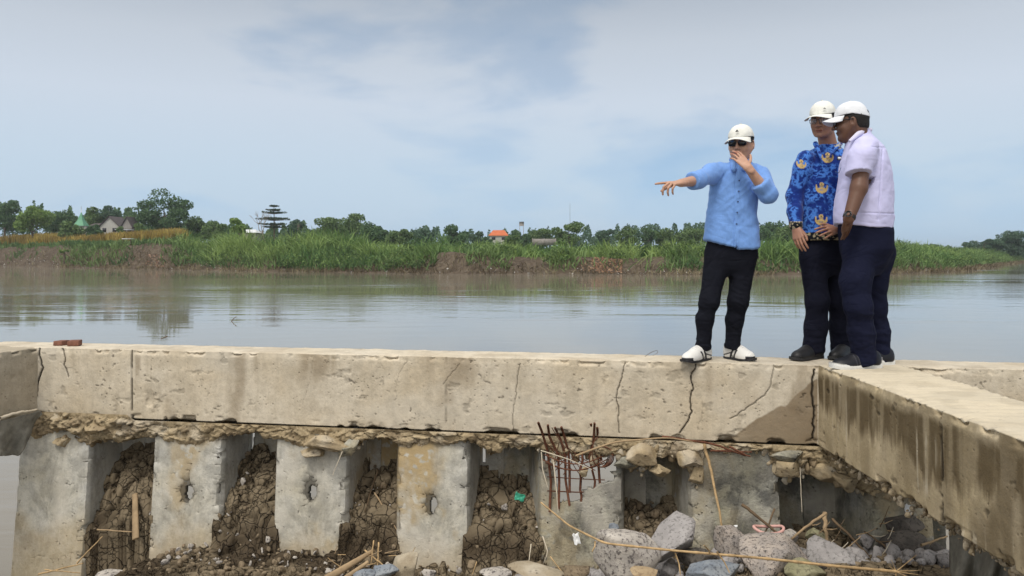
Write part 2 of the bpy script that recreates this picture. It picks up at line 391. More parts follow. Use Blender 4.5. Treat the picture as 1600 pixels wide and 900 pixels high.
# ------------------------------------------------------------------ grasses and reeds (uncountable)
def blades(x, y, z, h, wd, lean, colA, colB, seed=0, curve=.5):
    n = len(x); r = np.random.default_rng(seed); az = r.random(n)*2*PI; la = r.random(n)*lean
    fx, fy = np.cos(az)*la, np.sin(az)*la; wz = r.random(n)*PI; wx, wy = np.cos(wz)*wd*.5, np.sin(wz)*wd*.5
    rows = []
    for t, ww in ((0, .7), (.45, 1), (.8, .7), (1, .08)):
        b = h*t; dx = fx*h*(t+curve*t*t); dy = fy*h*(t+curve*t*t); zz = z+b*(1-.35*la*t*t)
        rows.append((np.stack([x+dx-wx*ww, y+dy-wy*ww, zz], -1), np.stack([x+dx+wx*ww, y+dy+wy*ww, zz], -1)))
    V = np.stack([p for rr in rows for p in rr], 1)            # n,8,3
    base = np.arange(n)[:, None]*8
    F = np.concatenate([base+np.array([[2*k, 2*k+1, 2*k+3, 2*k+2]]) for k in range(3)], 0)
    f = np.clip(r.random(n)*.45+.75*sm(.3, .7, fbm(np.stack([x*.16, y*.16, x*0], -1), 3, seed))-.08, 0, 1)[:, None]
    col = np.asarray(colA)*(1-f)+np.asarray(colB)*f; col = col*(.8+.4*r.random((n, 1)))
    return V.reshape(-1, 3), F, np.repeat(col, 8, 0)
def scatter_bank(n, s0, s1, px0, px1, seed, dens=None):
    r = np.random.default_rng(seed)
    i = np.interp(r.random(n*3), [0, 1], [0, len(shx)-1.001]); k = i.astype(int); f = (i-k)[:, None]
    seg = np.hypot(*(shx[k+1]-shx[k]).T)
    keep = r.random(len(k)) < np.minimum(seg/6, 1); k = k[keep]; f = f[keep]
    p = shx[k]*(1-f)+shx[k+1]*f; t = shx[k+1]-shx[k]; t /= np.linalg.norm(t, axis=1)[:, None]
    nn = np.stack([-t[:, 1], t[:, 0]], -1); s = s0+(s1-s0)*r.random(len(p)); p = p+nn*s[:, None]
    px = pxof(p[:, 0], p[:, 1]); m_ = (px > px0) & (px < px1)
    p, s, px = p[m_], s[m_], px[m_]
    if dens is not None:
        m_ = r.random(len(p)) < dens(px, s, p); p, s, px = p[m_], s[m_], px[m_]
    return p[:n], s[:n], px[:n]
def bare(px):                                # 1 where the bank is bare earth
    b = sm(-600, -50, px)*0+np.where(px < 95, 1., 0)+sm(196, 205, px)*(1-sm(262, 275, px))*1.
    b = b+sm(678, 690, px)*(1-sm(722, 734, px))+sm(792, 802, px)*(1-sm(850, 868, px))+sm(896, 906, px)*(1-sm(1030, 1050, px))*.85+sm(1405, 1420, px)*(1-sm(1445, 1462, px))*.8
    return np.clip(b, 0, 1)
def clumpy(p, sc, seed): return fbm(np.stack([p[:, 0]*sc, p[:, 1]*sc, p[:, 0]*0], -1), 3, seed)
# tall bright reeds
GB, GG = (.075, .165, .048), (.27, .37, .11)
def d1(px, s, p):
    px = px+26*(clumpy(p, .12, 64)-.5); return sm(268, 296, px)*(1-bare(px)*sm(11, 5, s))*sm(.25, .45, clumpy(p, .22, 2))*sm(2, 6, s)
p, s, px = scatter_bank(60000, 2, 26, 260, 1700, 11, d1)
top = np.interp(px, [280, 330, 650, 700, 780, 900, 1050, 1150, 1250, 1500, 1600], [4.2, 4.4, 4.0, 3.4, 2.4, 2.8, 2.8, 3.4, 3.6, 2.8, 3.2])
h = top*(.30+.95*sm(.3, .7, clumpy(p, .13, 7)))*(.75+.35*sm(.3, .7, clumpy(p, .6, 8)))*(.55+.5*RNG.random(len(p)))
V, F, col = blades(p[:, 0], p[:, 1], ground_z(p[:, 0], p[:, 1]), h, .125, .75, GB, GG, 1, 1.1)
tag(mk('tall_grass', V, F, M_leaf, None, False, col=col), 'bright green elephant grass covering the far river bank', 'grass', kind='stuff')
# darker leafy undergrowth on the slope and the shrub clump at the left
def d2(px, s, p):
    wn = 34*(clumpy(p, .09, 61)-.5)+14*(clumpy(p, .5, 62)-.5)*2; left = sm(88, 125, px+wn)*(1-sm(180, 212, px+wn))
    mid = sm(246, 275, px+wn)*(1-bare(px+wn*.5))
    return np.clip(left*sm(0, 2, s)+mid*sm(.8, 2.5, s)+np.where(px < 290, 1, 0)*(.55*sm(.52, .62, clumpy(p, .25, 63))*sm(1, 3, s)+.3*sm(4, 6, s)), 0, 1)*sm(.2, .4, clumpy(p, .3, 22))
p, s, px = scatter_bank(26000, .5, 13, -200, 1700, 12, d2)
h = (.6+1.3*clumpy(p, .4, 17))*(.7+.6*RNG.random(len(p)))
V, F, col = blades(p[:, 0], p[:, 1], ground_z(p[:, 0], p[:, 1]), h, .2, .8, (.06, .125, .04), (.18, .26, .09), 2)
tag(mk('bank_undergrowth', V, F, M_leaf, None, False, col=col), 'dark green low growth and shrubs on the slope of the far bank', 'undergrowth', kind='stuff')
# dry grey-brown stalks at the waterline
def d3(px, s, p): return (1-.6*bare(px))*np.where(px < 95, .45, 1)*sm(.3, .5, clumpy(p, .4, 32))
p, s, px = scatter_bank(15000, -.3, 4.0, -200, 1700, 13, d3)
h = (.35+.9*clumpy(p, .5, 37))*(.6+.6*RNG.random(len(p)))
V, F, col = blades(p[:, 0], p[:, 1], ground_z(p[:, 0], p[:, 1])-.05, h, .13, 1.1, (.10, .075, .045), (.24, .20, .12), 3)
tag(mk('dry_reeds', V, F, M_leaf, None, False, col=col), 'dry brown stalks matted along the far waterline', 'reeds', kind='stuff')
# rounded shrub mounds mixed into the reeds
p, s, px = scatter_bank(420, 1.5, 22, 255, 1700, 71, lambda px, s, p: (1-.9*bare(px))*np.where(px > 265, 1, 0))
rr = .5+1.3*RNG.random(len(p))**1.5; kk = RNG.integers(0, len(p), 52000); e = RNG.normal(size=(52000, 3)); e /= np.linalg.norm(e, axis=1)[:, None]; e[:, 2] = np.abs(e[:, 2])
e = e*rr[kk][:, None]*(.5+.5*RNG.random((52000, 1))**.5)*np.array([1.3, 1.3, 1.25]); gzz = ground_z(p[:, 0], p[:, 1])
SHRUB = (p[kk, 0]+e[:, 0], p[kk, 1]+e[:, 1], gzz[kk]+e[:, 2]+.5*rr[kk], kk, len(p))
# ripe maize field on the flat land at the left
r = np.random.default_rng(4); n = 26000
y = 178+r.random(n)*66; x = (r.random(n)*330-40-800)/FPX*y; m_ = sdist(x, y) > 13; x, y = x[m_], y[m_]
x = np.round(x/1.1)*1.1+(r.random(len(x))-.5)*.3
dist = 1+0*x
V, F, col = blades(x, y, ground_z(x, y), 2.3+1.5*r.random(len(x)), .22, .3, (.22, .15, .04), (.50, .38, .10), 4)
tag(mk('maize_field', V, F, M_leaf, None, False, col=col), 'ripening yellow brown maize field on top of the left bank', 'crop field', kind='stuff')
p, s, px = scatter_bank(9000, 7.5, 15, -100, 330, 15, lambda px, s, p: .3+.7*sm(100, 170, px))
V, F, col = blades(p[:, 0], p[:, 1], ground_z(p[:, 0], p[:, 1]), .3+.5*RNG.random(len(p)), .2, .8, (.06, .12, .025), (.16, .22, .05), 5)
tag(mk('short_grass', V, F, M_leaf, None, False, col=col), 'short green grass along the edge of the maize field', 'grass', kind='stuff')
# dark cane rows on the right of the bank and behind the reeds
r = np.random.default_rng(44); n = 22000
y = 128+r.random(n)*60; x = (630+r.random(n)*900-800)/FPX*y; sd = sdist(x, y); m_ = sd > 16; x, y = x[m_], y[m_]
px = pxof(x, y)
V, F, col = blades(x, y, ground_z(x, y), np.interp(px, [630, 800, 1100, 1400, 1520], [1.6, 1.6, 1.9, 2.6, 1.2])*(.6+.6*r.random(len(x))), .26, .55, (.035, .08, .025), (.10, .16, .05), 6)
tag(mk('cane_field', V, F, M_leaf, None, False, col=col), 'dark green cane and banana growth behind the bright reeds', 'crop field', kind='stuff')

# ------------------------------------------------------------------ trees
def leafquads(cx, cy, cz, size, colA, colB, seed, up=.0):
    n = len(cx); r = np.random.default_rng(seed)
    a = r.normal(size=(n, 3)); a /= np.linalg.norm(a, axis=1)[:, None]
    b = r.normal(size=(n, 3)); b[:, 2] *= .5; b = np.cross(a, b); b /= np.linalg.norm(b, axis=1)[:, None]
    s_ = size*(.6+.8*r.random(n))[:, None]; c0 = np.stack([cx, cy, cz], -1)
    V = np.stack([c0-a*s_*.5, c0+b*s_*.36, c0+a*s_*.6, c0-b*s_*.36], 1)
    f = r.random(n)[:, None]; col = np.asarray(colA)*(1-f)+np.asarray(colB)*f
    return V.reshape(-1, 3), np.arange(n*4).reshape(-1, 4), np.repeat(col, 4, 0)
V, F, col = leafquads(SHRUB[0], SHRUB[1], SHRUB[2], .26, (.065, .14, .045), (.21, .30, .09), 5); tone = (.42+.85*RNG.random(SHRUB[4]))[SHRUB[3]]; col = col*np.repeat(tone, 4)[:, None]
tag(mk('bank_shrubs', V, F, M_leaf, None, False, col=col), 'rounded leafy shrubs mixed among the reeds of the far bank', 'shrubs', kind='stuff')
def crownpts(n, cen, rad, nclump, seed, flat=.75):
    r = np.random.default_rng(seed)
    d = r.normal(size=(nclump, 3)); d /= np.linalg.norm(d, axis=1)[:, None]; d[:, 2] = d[:, 2]*.9+.1
    q = cen+d*rad*(.45+.45*r.random((nclump, 1)))
    rr = (.28+.26*r.random(nclump))*min(rad[0], rad[2])
    k = r.integers(0, nclump, n); e = r.normal(size=(n, 3)); e /= np.linalg.norm(e, axis=1)[:, None]
    return q[k]+e*rr[k][:, None]*(.45+.6*r.random((n, 1))**.6)*np.array([1.15, 1.15, flat]), q
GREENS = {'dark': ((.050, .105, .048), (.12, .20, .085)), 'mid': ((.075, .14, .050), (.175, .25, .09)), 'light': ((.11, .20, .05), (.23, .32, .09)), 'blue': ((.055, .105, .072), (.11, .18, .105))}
def tree(px, ytop, wpx, D, kind, label, seed, name='broadleaf_tree', ybase=.22, n=None, lumps=14, group=None, leaf=.55):
    x = (px-800)/FPX*D; z0 = float(ground_z(np.array(x), np.array(D))); zt = CH+(HOR-ytop)/FPX*D; H = zt-z0; W = wpx/FPX*D*.5
    t = empty(name, (x, D, z0), label, 'tree', group)
    org = np.array([x, D, z0]); r = np.random.default_rng(seed)
    cen = np.array([x, D, z0+H*(ybase+1)/2]); rad = np.array([W, W*.85, H*(1-ybase)/2])
    n = n or int(np.clip(1500+W*W*95, 1500, 9000)); P, q = crownpts(n, cen, rad, lumps, seed)
    V, F, col = leafquads(P[:, 0], P[:, 1], P[:, 2], leaf, *GREENS[kind], seed)
    mk('crown', V-org, F, M_leaf, t, False, col=col)
    parts = [tube([[0, 0, -.3], [r.normal()*.15, 0, H*.25], [r.normal()*.3, r.normal()*.3, H*.5], [0, 0, H*.72]], [.028*H, .022*H, .015*H, .006*H], 7)]
    for j in range(6):
        e = q[j % len(q)]-org; s0 = H*(.25+.05*j)
        parts.append(tube([[0, 0, s0], list(e*np.array([.5, .5, .5])+np.array([0, 0, s0*.5])), list(e)], [.011*H, .007*H, .003*H], 5))
    V, F = merge(parts); mk('trunk', V, F, M_bark, t)
    return t
TR = [  # px, ytop, width px, distance, kind, label
 (8, 308, 44, 235, 'dark', 'dark tall tree at the left edge of the photo'),
 (52, 318, 50, 215, 'light', 'lighter green broad tree above the maize field, left of the green spire'),
 (92, 322, 46, 240, 'dark', 'dark tree between the light green tree and the green spire'),
 (148, 322, 40, 250, 'mid', 'tree just behind the right side of the green spire'),
 (172, 321, 34, 250, 'blue', 'dark pointed tree above the white gabled house'),
 (205, 338, 44, 245, 'mid', 'low tree behind the dark roofed house'),
 (256, 303, 78, 225, 'dark', 'very large broad dark tree, tallest on the left bank'),
 (305, 335, 44, 235, 'mid', 'medium tree directly right of the very large tree'),
 (335, 346, 36, 225, 'mid', 'small tree between the very large tree and the pale shed'),
 (372, 339, 26, 175, 'light', 'small bright green tree in front of the pale shed'),
 (462, 345, 30, 225, 'blue', 'bluish tree close to the right of the tiered tree'),
 (520, 333, 62, 235, 'mid', 'wide clump-crowned tree left of the flat domed tree'),
 (553, 333, 44, 240, 'mid', 'rounded tree standing behind the flat domed tree'),
 (582, 341, 40, 215, 'dark', 'dark flat domed tree at the right of the wide clump'),
 (625, 352, 40, 230, 'mid', 'low tree above the middle reeds right of the domed tree'),
 (665, 353, 28, 225, 'blue', 'small round tree midway between domed tree and red roofed house'),
 (714, 350, 42, 215, 'dark', 'dark mushroom shaped tree left of the red roofed house'),
 (746, 358, 26, 235, 'blue', 'small dark tree touching the left side of the red roofed house'),
 (812, 357, 34, 245, 'dark', 'low dark tree just right of the red roofed house'),
 (846, 355, 40, 250, 'mid', 'low mid green tree above the low grey wall'),
 (888, 343, 44, 215, 'mid', 'tall loose tree standing clear right of the low grey wall'),
 (946, 355, 30, 240, 'blue', 'dark bushy tree, first right of the tall loose tree'),
 (978, 352, 32, 235, 'mid', 'round tree, second right of the tall loose tree'),
 (1014, 353, 26, 235, 'dark', 'small dark tree left of the pointing man, under his hand'),
 (1040, 357, 34, 240, 'mid', 'low tree directly left of the tree rise behind the pointing man'),
 (1078, 350, 50, 240, 'mid', 'broad tree whose right side is hidden by the pointing man'),
 (1205, 345, 46, 235, 'dark', 'tree between the pointing man and the man in blue batik'),
 (1228, 350, 36, 215, 'mid', 'tree touching the left sleeve of the man in blue batik'),
 (112, 345, 30, 205, 'mid', 'low leafy tree in front of the left side of the green spire'),
 (146, 350, 22, 206, 'dark', 'low bush-like tree between the green spire and the gabled house'),
 (188, 352, 16, 204, 'mid', 'small tree between the gabled house and the dark roofed house'),
 (222, 350, 30, 208, 'mid', 'low tree right of the dark roofed house'),
 (240, 352, 30, 210, 'dark', 'low dark tree under the very large tree'),
 (800, 362, 22, 215, 'mid', 'bushy tree hiding the right wall of the red roofed house'),
 (762, 366, 14, 215, 'dark', 'tiny dark tree at the left wall of the red roofed house'),
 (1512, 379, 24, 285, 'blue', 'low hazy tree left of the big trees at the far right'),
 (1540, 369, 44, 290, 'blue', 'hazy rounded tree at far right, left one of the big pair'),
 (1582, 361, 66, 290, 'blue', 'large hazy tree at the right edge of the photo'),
]
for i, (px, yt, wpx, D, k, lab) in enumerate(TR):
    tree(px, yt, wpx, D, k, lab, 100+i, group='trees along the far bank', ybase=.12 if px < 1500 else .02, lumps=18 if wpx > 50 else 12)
# tiered tree: flat plates of foliage round a straight trunk
def tiered(px, ytop, wpx, D, seed, label):
    x = (px-800)/FPX*D; z0 = float(ground_z(np.array(x), np.array(D))); H = CH+(HOR-ytop)/FPX*D-z0; W = wpx/FPX*D*.5
    t = empty('tiered_tree', (x, D, z0), label, 'tree'); r = np.random.default_rng(seed); P = []; lim = []
    for k in range(7):
        f = k/6; zz = H*(.50+.48*f)+.2*r.normal(); R = W*(.8, 1.05, 1.15, .95, .85, .6, .33)[k]*(.9+.2*r.random())
        n = int(260*(R/W)+60); a = r.random(n)*2*PI; rr = R*np.sqrt(r.random(n)); spoke = .7+.3*np.cos(a*3+k*1.7)
        P.append(np.stack([rr*spoke*np.cos(a), rr*spoke*np.sin(a), zz+(r.random(n)-.5)*.28+rr*.06], -1))
        for j in range(5):
            b = 2*PI*j/5+k; lim.append(tube([[0, 0, zz-.25], [R*.9*math.cos(b), R*.9*math.sin(b), zz]], [.07, .02], 4))
    P = np.concatenate(P); V, F, col = leafquads(P[:, 0], P[:, 1], P[:, 2], .42, (.035, .060, .040), (.07, .10, .06), seed)
    V[:, 2] = V[:, 2]; mk('crown', V, F, M_leaf, t, False, col=col)
    V, F = merge([tube([[0, 0, -.3], [.1, 0, H*.5], [0, 0, H]], [.3, .18, .04], 7)]+lim); mk('trunk', V, F, M_bark, t)
tiered(428, 321, 50, 205, 7, 'tiered dark tree with flat plates of foliage like a pagoda')
def baretree(px, ytop, wpx, D, seed, label):
    x = (px-800)/FPX*D; z0 = float(ground_z(np.array(x), np.array(D))); H = CH+(HOR-ytop)/FPX*D-z0; W = wpx/FPX*D*.5
    r = np.random.default_rng(seed); parts = []
    def br(p, d, L, rad, lev):
        q = p+d*L; mid = p+d*L*.5+r.normal(size=3)*L*.06
        parts.append(tube([p, mid, q], [rad, rad*.8, rad*.55], 5))
        if lev:
            for _ in range(3):
                dd = d+r.normal(size=3)*.45; dd[2] = abs(dd[2])+.25; dd /= np.linalg.norm(dd); br(q, dd, L*.68, rad*.55, lev-1)
    br(np.array([0, 0, -.3]), np.array([-.15, 0, 1.]), H*.36, .22, 3)
    t = empty('leafless_tree', (x, D, z0), label, 'tree'); V, F = merge(parts); mk('trunk', V, F, plain('pale_dead_wood', (.23, .19, .16), .9), t)
baretree(414, 318, 40, 200, 3, 'leafless grey tree with bare branches in front of the tiered tree')
baretree(468, 340, 30, 222, 6, 'small leafless tree right of the tiered tree')
# the wood behind, one dark mass
def wood(x0, x1, tops, D0, D1, n, kind, seed, name, label, leaf=.75):
    r = np.random.default_rng(seed); D = D0+(D1-D0)*r.random(n); px = x0+(x1-x0)*r.random(n); x = (px-800)/FPX*D
    yt = np.interp(px, *zip(*tops)); z0 = ground_z(x, D); zt = CH+(HOR-yt)/FPX*D
    cl_ = fbm(np.stack([px*.05, D*.05, px*0], -1), 3, seed)
    cl_ = .62+.42*sm(.3, .7, fbm(np.stack([px*.11, D*.03, px*0], -1), 3, seed))+.12*(vn(np.stack([px*.35, D*.05, px*0], -1), seed)-.5)
    z = z0+(zt-z0)*cl_*(r.random(n)**.42)
    V, F, col = leafquads(x, D, z, leaf, *GREENS[kind], seed)
    tag(mk(name, V, F, M_leaf, None, False, col=col), label, 'wood', kind='stuff')
wood(-60, 660, [(-60, 315), (90, 321), (140, 326), (230, 329), (330, 346), (400, 353), (500, 346), (600, 352), (660, 360)], 255, 275, 30000, 'dark', 31, 'distant_wood', 'continuous dark wood behind the village on the left')
wood(240, 620, [(240, 352), (300, 357), (620, 366)], 232, 250, 9000, 'mid', 35, 'orchard_rows', 'low mid green orchard growth under the wood at the left', .6)
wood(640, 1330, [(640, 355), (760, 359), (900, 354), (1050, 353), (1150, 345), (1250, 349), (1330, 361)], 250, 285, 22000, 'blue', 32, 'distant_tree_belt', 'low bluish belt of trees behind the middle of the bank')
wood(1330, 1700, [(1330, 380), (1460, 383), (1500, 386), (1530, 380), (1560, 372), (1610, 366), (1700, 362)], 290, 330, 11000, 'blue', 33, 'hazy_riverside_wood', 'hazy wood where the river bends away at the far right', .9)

# ------------------------------------------------------------------ buildings in the village
M_wallw = plain('whitewash', (.46, .45, .42), .9, .2, 2, .12); M_roofr = plain('red_roof_tiles', (.52, .15, .065), .85, .2, 2, .2)
M_roofd = plain('dark_roof_tiles', (.10, .085, .085), .85, .2, 2, .2); M_dkwin = plain('dark_opening', (.03, .03, .035), .4)
M_spire = plain('green_painted_metal', (.13, .33, .20), .5); M_awn = plain('white_sheet_metal', (.66, .68, .70), .5); M_grwall = plain('grey_block_wall', (.27, .25, .23), .9, .2, 2, .2)
def house(px, ybase, D, W, Dp, Hw, Hr, label, roof, wall, name='house', ridge='x', windows=True, over=.4):
    x = (px-800)/FPX*D; z0 = CH+(HOR-ybase)/FPX*D; t = empty(name, (x, D, z0), label, 'house')
    V, F = box((-W/2, 0, -3), (W/2, Dp, Hw)); V = V.tolist(); F = [list(f) for f in F]
    if ridge == 'y':   # gable towards the viewer
        V += [[-W/2, 0, Hw+.002], [W/2, 0, Hw+.002], [0, 0, Hw+Hr-.05], [0, .15, Hw+Hr-.05], [-W/2, .15, Hw+.002], [W/2, .15, Hw+.002]]; F += [[8, 9, 10], [12, 11, 13], [8, 10, 11, 12], [9, 13, 11, 10]]
    mk('wall', V, F, wall, t, False)
    o_ = over
    if ridge == 'x':
        R = [[-W/2-o_, -o_, Hw], [W/2+o_, -o_, Hw], [W/2+o_, Dp+o_, Hw], [-W/2-o_, Dp+o_, Hw], [-W/2+W*.18, Dp/2, Hw+Hr], [W/2-W*.18, Dp/2, Hw+Hr]]
        RF = [[0, 1, 5, 4], [2, 3, 4, 5], [1, 2, 5], [3, 0, 4], [3, 2, 1, 0]]
    else:
        R = [[-W/2-o_, -o_, Hw-.25], [0, -o_, Hw+Hr], [W/2+o_, -o_, Hw-.25], [-W/2-o_, Dp+o_, Hw-.25], [0, Dp+o_, Hw+Hr], [W/2+o_, Dp+o_, Hw-.25]]
        R += [[a_, b_, c_+.22] for a_, b_, c_ in R]
        RF = [[6, 7, 10, 9], [7, 8, 11, 10], [0, 3, 4, 1], [1, 4, 5, 2], [0, 1, 7, 6], [1, 2, 8, 7], [3, 9, 10, 4], [4, 10, 11, 5], [0, 6, 9, 3], [2, 5, 11, 8]]
    mk('roof', R, RF, roof, t, False)
    if windows:
        for wx in (-.28, .28):
            V, F = box((wx*W-.55, -.06, Hw*.35), (wx*W+.55, .02, Hw*.78)); mk('window', V, F, M_dkwin, t, False)
    return t
house(171, 368, 222, 5.2, 7, 2.8, 2.6, 'white gabled house half hidden by trees on the left bank', M_roofd, M_wallw, ridge='y')
house(146, 364, 232, 3.2, 5, 2.0, 1.0, 'small white house between the green spire and gabled house', M_roofd, M_wallw)
t = house(198, 368, 218, 2.8, 4, 2.4, 2.8, 'dark steep roofed house with a white sheet awning', M_roofd, M_grwall, ridge='y')
V, F = box((-2.4, -2.0, 1.5), (2.3, -.45, 1.66)); mk('awning', V, F, M_awn, t, False)
t = house(386, 374, 196, 4.4, 5, 1.7, .9, 'pale low shed with grey roof beside the small bright tree', M_awn, M_grwall, windows=True)
house(779, 378, 232, 5.4, 6, 1.9, 1.75, 'red tiled roof house rising above the greenery in mid bank', M_roofr, M_wallw)
t = empty('long_wall', ((850-800)/FPX*200, 200, CH+(HOR-374)/FPX*200), 'low grey wall half sunk in greenery right of the red roofed house', 'wall')
V, F = box((-3, 0, -1.5), (3, .2, .15)); mk('panel', V, F, M_grwall, t, False)
for k in range(3):
    V, F = box((-3.1+k*3, -.08, -1.5), (-2.85+k*3, .28, .26)); mk('post', V, F, M_grwall, t, False)
t = empty('mosque_spire', ((127-800)/FPX*215, 215, CH+(HOR-362)/FPX*215), 'green pointed mosque roof with a thin finial among the trees', 'tower')
V, F = box((-1.2, -1.2, -3), (1.2, 1.2, 1.6)); mk('wall', V, F, M_wallw, t, False)
mk('roof', [[-1.5, -1.5, 1.6], [1.5, -1.5, 1.6], [1.5, 1.5, 1.6], [-1.5, 1.5, 1.6], [-.7, -.7, 3.2], [.7, -.7, 3.2], [.7, .7, 3.2], [-.7, .7, 3.2], [0, 0, 5.6]],
   [[0, 1, 5, 4], [1, 2, 6, 5], [2, 3, 7, 6], [3, 0, 4, 7], [4, 5, 8], [5, 6, 8], [6, 7, 8], [7, 4, 8], [3, 2, 1, 0]], M_spire, t, False)
V, F = tube([[0, 0, 5.4], [0, 0, 7.2]], [.12, .04], 6); mk('finial', V, F, M_awn, t)
t = empty('water_tower', ((815-800)/FPX*260, 260, CH+(HOR-365)/FPX*260), 'slim grey tower poking up right of the red roof', 'tower')
V, F = merge([box((-.7, -.7, -2), (-.56, -.56, 2.7)), box((.56, -.7, -2), (.7, -.56, 2.7)), box((-.7, .56, -2), (-.56, .7, 2.7)), box((.56, .56, -2), (.7, .7, 2.7))]); mk('leg', V, F, M_grwall, t, False)
V, F = tube([[0, 0, 2.6], [0, 0, 4.0]], [.8, .8], 12); mk('tank', V, F, M_grwall, t)
t = empty('radio_mast', ((891-800)/FPX*230, 231, 4), 'thin radio mast above the tall loose tree', 'mast')
V, F = tube([[0, 0, -2], [0, 0, 12]], [.06, .03], 6); mk('pole', V, F, M_grwall, t)
# small things on the left bank
D = 172; x = (100-800)/FPX*D; z0 = float(ground_z(np.array(x), np.array(D)))
t = empty('pollard_tree', (x, D, z0), 'stunted post-like tree with a green tuft at the edge of the maize', 'tree')
V, F = tube([[0, 0, -.3], [.1, 0, 1.5], [.05, 0, 2.9]], [.3, .25, .2], 7); mk('trunk', V, F, M_bark, t)
P, q = crownpts(260, np.array([0, 0, 3.2]), np.array([1.1, 1, .6]), 5, 3); V, F, col = leafquads(P[:, 0], P[:, 1], P[:, 2], .4, *GREENS['light'], 3); mk('crown', V, F, M_leaf, t, False, col=col)
D = 165; x = (200-800)/FPX*D; z0 = float(ground_z(np.array(x), np.array(D)))
t = empty('field_hut', (x, D, z0), 'tiny pale shelter on posts at the grass edge of the maize', 'hut')
V, F = box((-1.0, -.7, 1.3), (1.0, .7, 1.45)); mk('roof', V, F, M_awn, t, False)
for a_ in (-.8, .8):
    V, F = box((a_-.06, -.5, -.3), (a_+.06, -.38, 1.3)); mk('post', V, F, M_bark, t, False)
# heaps of pale broken stone / litter on the bare slope
def heap(px0, px1, s0, s1, n, colA, colB, label, seed, name='rubble_heap', size=.35):
    p, s, px = scatter_bank(n*40, s0, s1, px0, px1, seed); p = p[:n]
    z = ground_z(p[:, 0], p[:, 1])+.12; V, F, col = leafquads(p[:, 0], p[:, 1], z, size, colA, colB, seed)
    tag(mk(name, V, F, M_leaf, None, False, col=col), label, 'rubble', kind='stuff')
heap(925, 972, 1.5, 6, 650, (.35, .20, .12), (.50, .33, .22), 'pale orange heap of dry debris spilling down the bare slope', 51)
heap(898, 925, 1.5, 5, 240, (.33, .22, .14), (.45, .33, .22), 'smaller tan debris heap left of the orange heap', 52)
heap(228, 258, 1.2, 3.6, 170, (.30, .17, .12), (.42, .29, .20), 'reddish debris heap on the bare earth of the left bank', 53)
heap(-50, 1500, 0.2, 2.5, 260, (.45, .42, .38), (.7, .68, .64), 'pale litter and stones dotted along the far waterline', 54, 'shore_litter', .3)

# ------------------------------------------------------------------ concrete beams
def poly_dist(U, Z, pts, wd, jit=.004, seed=0):
    pts = np.asarray(pts, float); out = np.zeros(U.shape)
    # resample and jitter
    L = np.r_[0, np.cumsum(np.hypot(*np.diff(pts, axis=0).T))]; s = np.arange(0, L[-1], .012)
    q = np.stack([np.interp(s, L, pts[:, 0]), np.interp(s, L, pts[:, 1])], -1)
    q += np.stack([f1(s*22, seed+1)-.5, f1(s*22, seed+2)-.5], -1)*jit*8
    lo, hi = q.min(0)-.03, q.max(0)+.03
    m_ = (U > lo[0]) & (U < hi[0]) & (Z > lo[1]) & (Z < hi[1])
    if not m_.any(): return out
    P = np.stack([U[m_], Z[m_]], -1); best = np.full(len(P), 9.)
    ww = np.full(len(P), wd)
    for a_, b_ in zip(q[:-1], q[1:]):
        ab = b_-a_; t = np.clip(((P-a_) @ ab)/(ab @ ab+1e-12), 0, 1); best = np.minimum(best, np.linalg.norm(P-a_-t[:, None]*ab, axis=1))
    out[m_] = (1-sm(wd*.5, wd*1.0+.0022, best))*min(1, (wd/.0045)**.7); return out
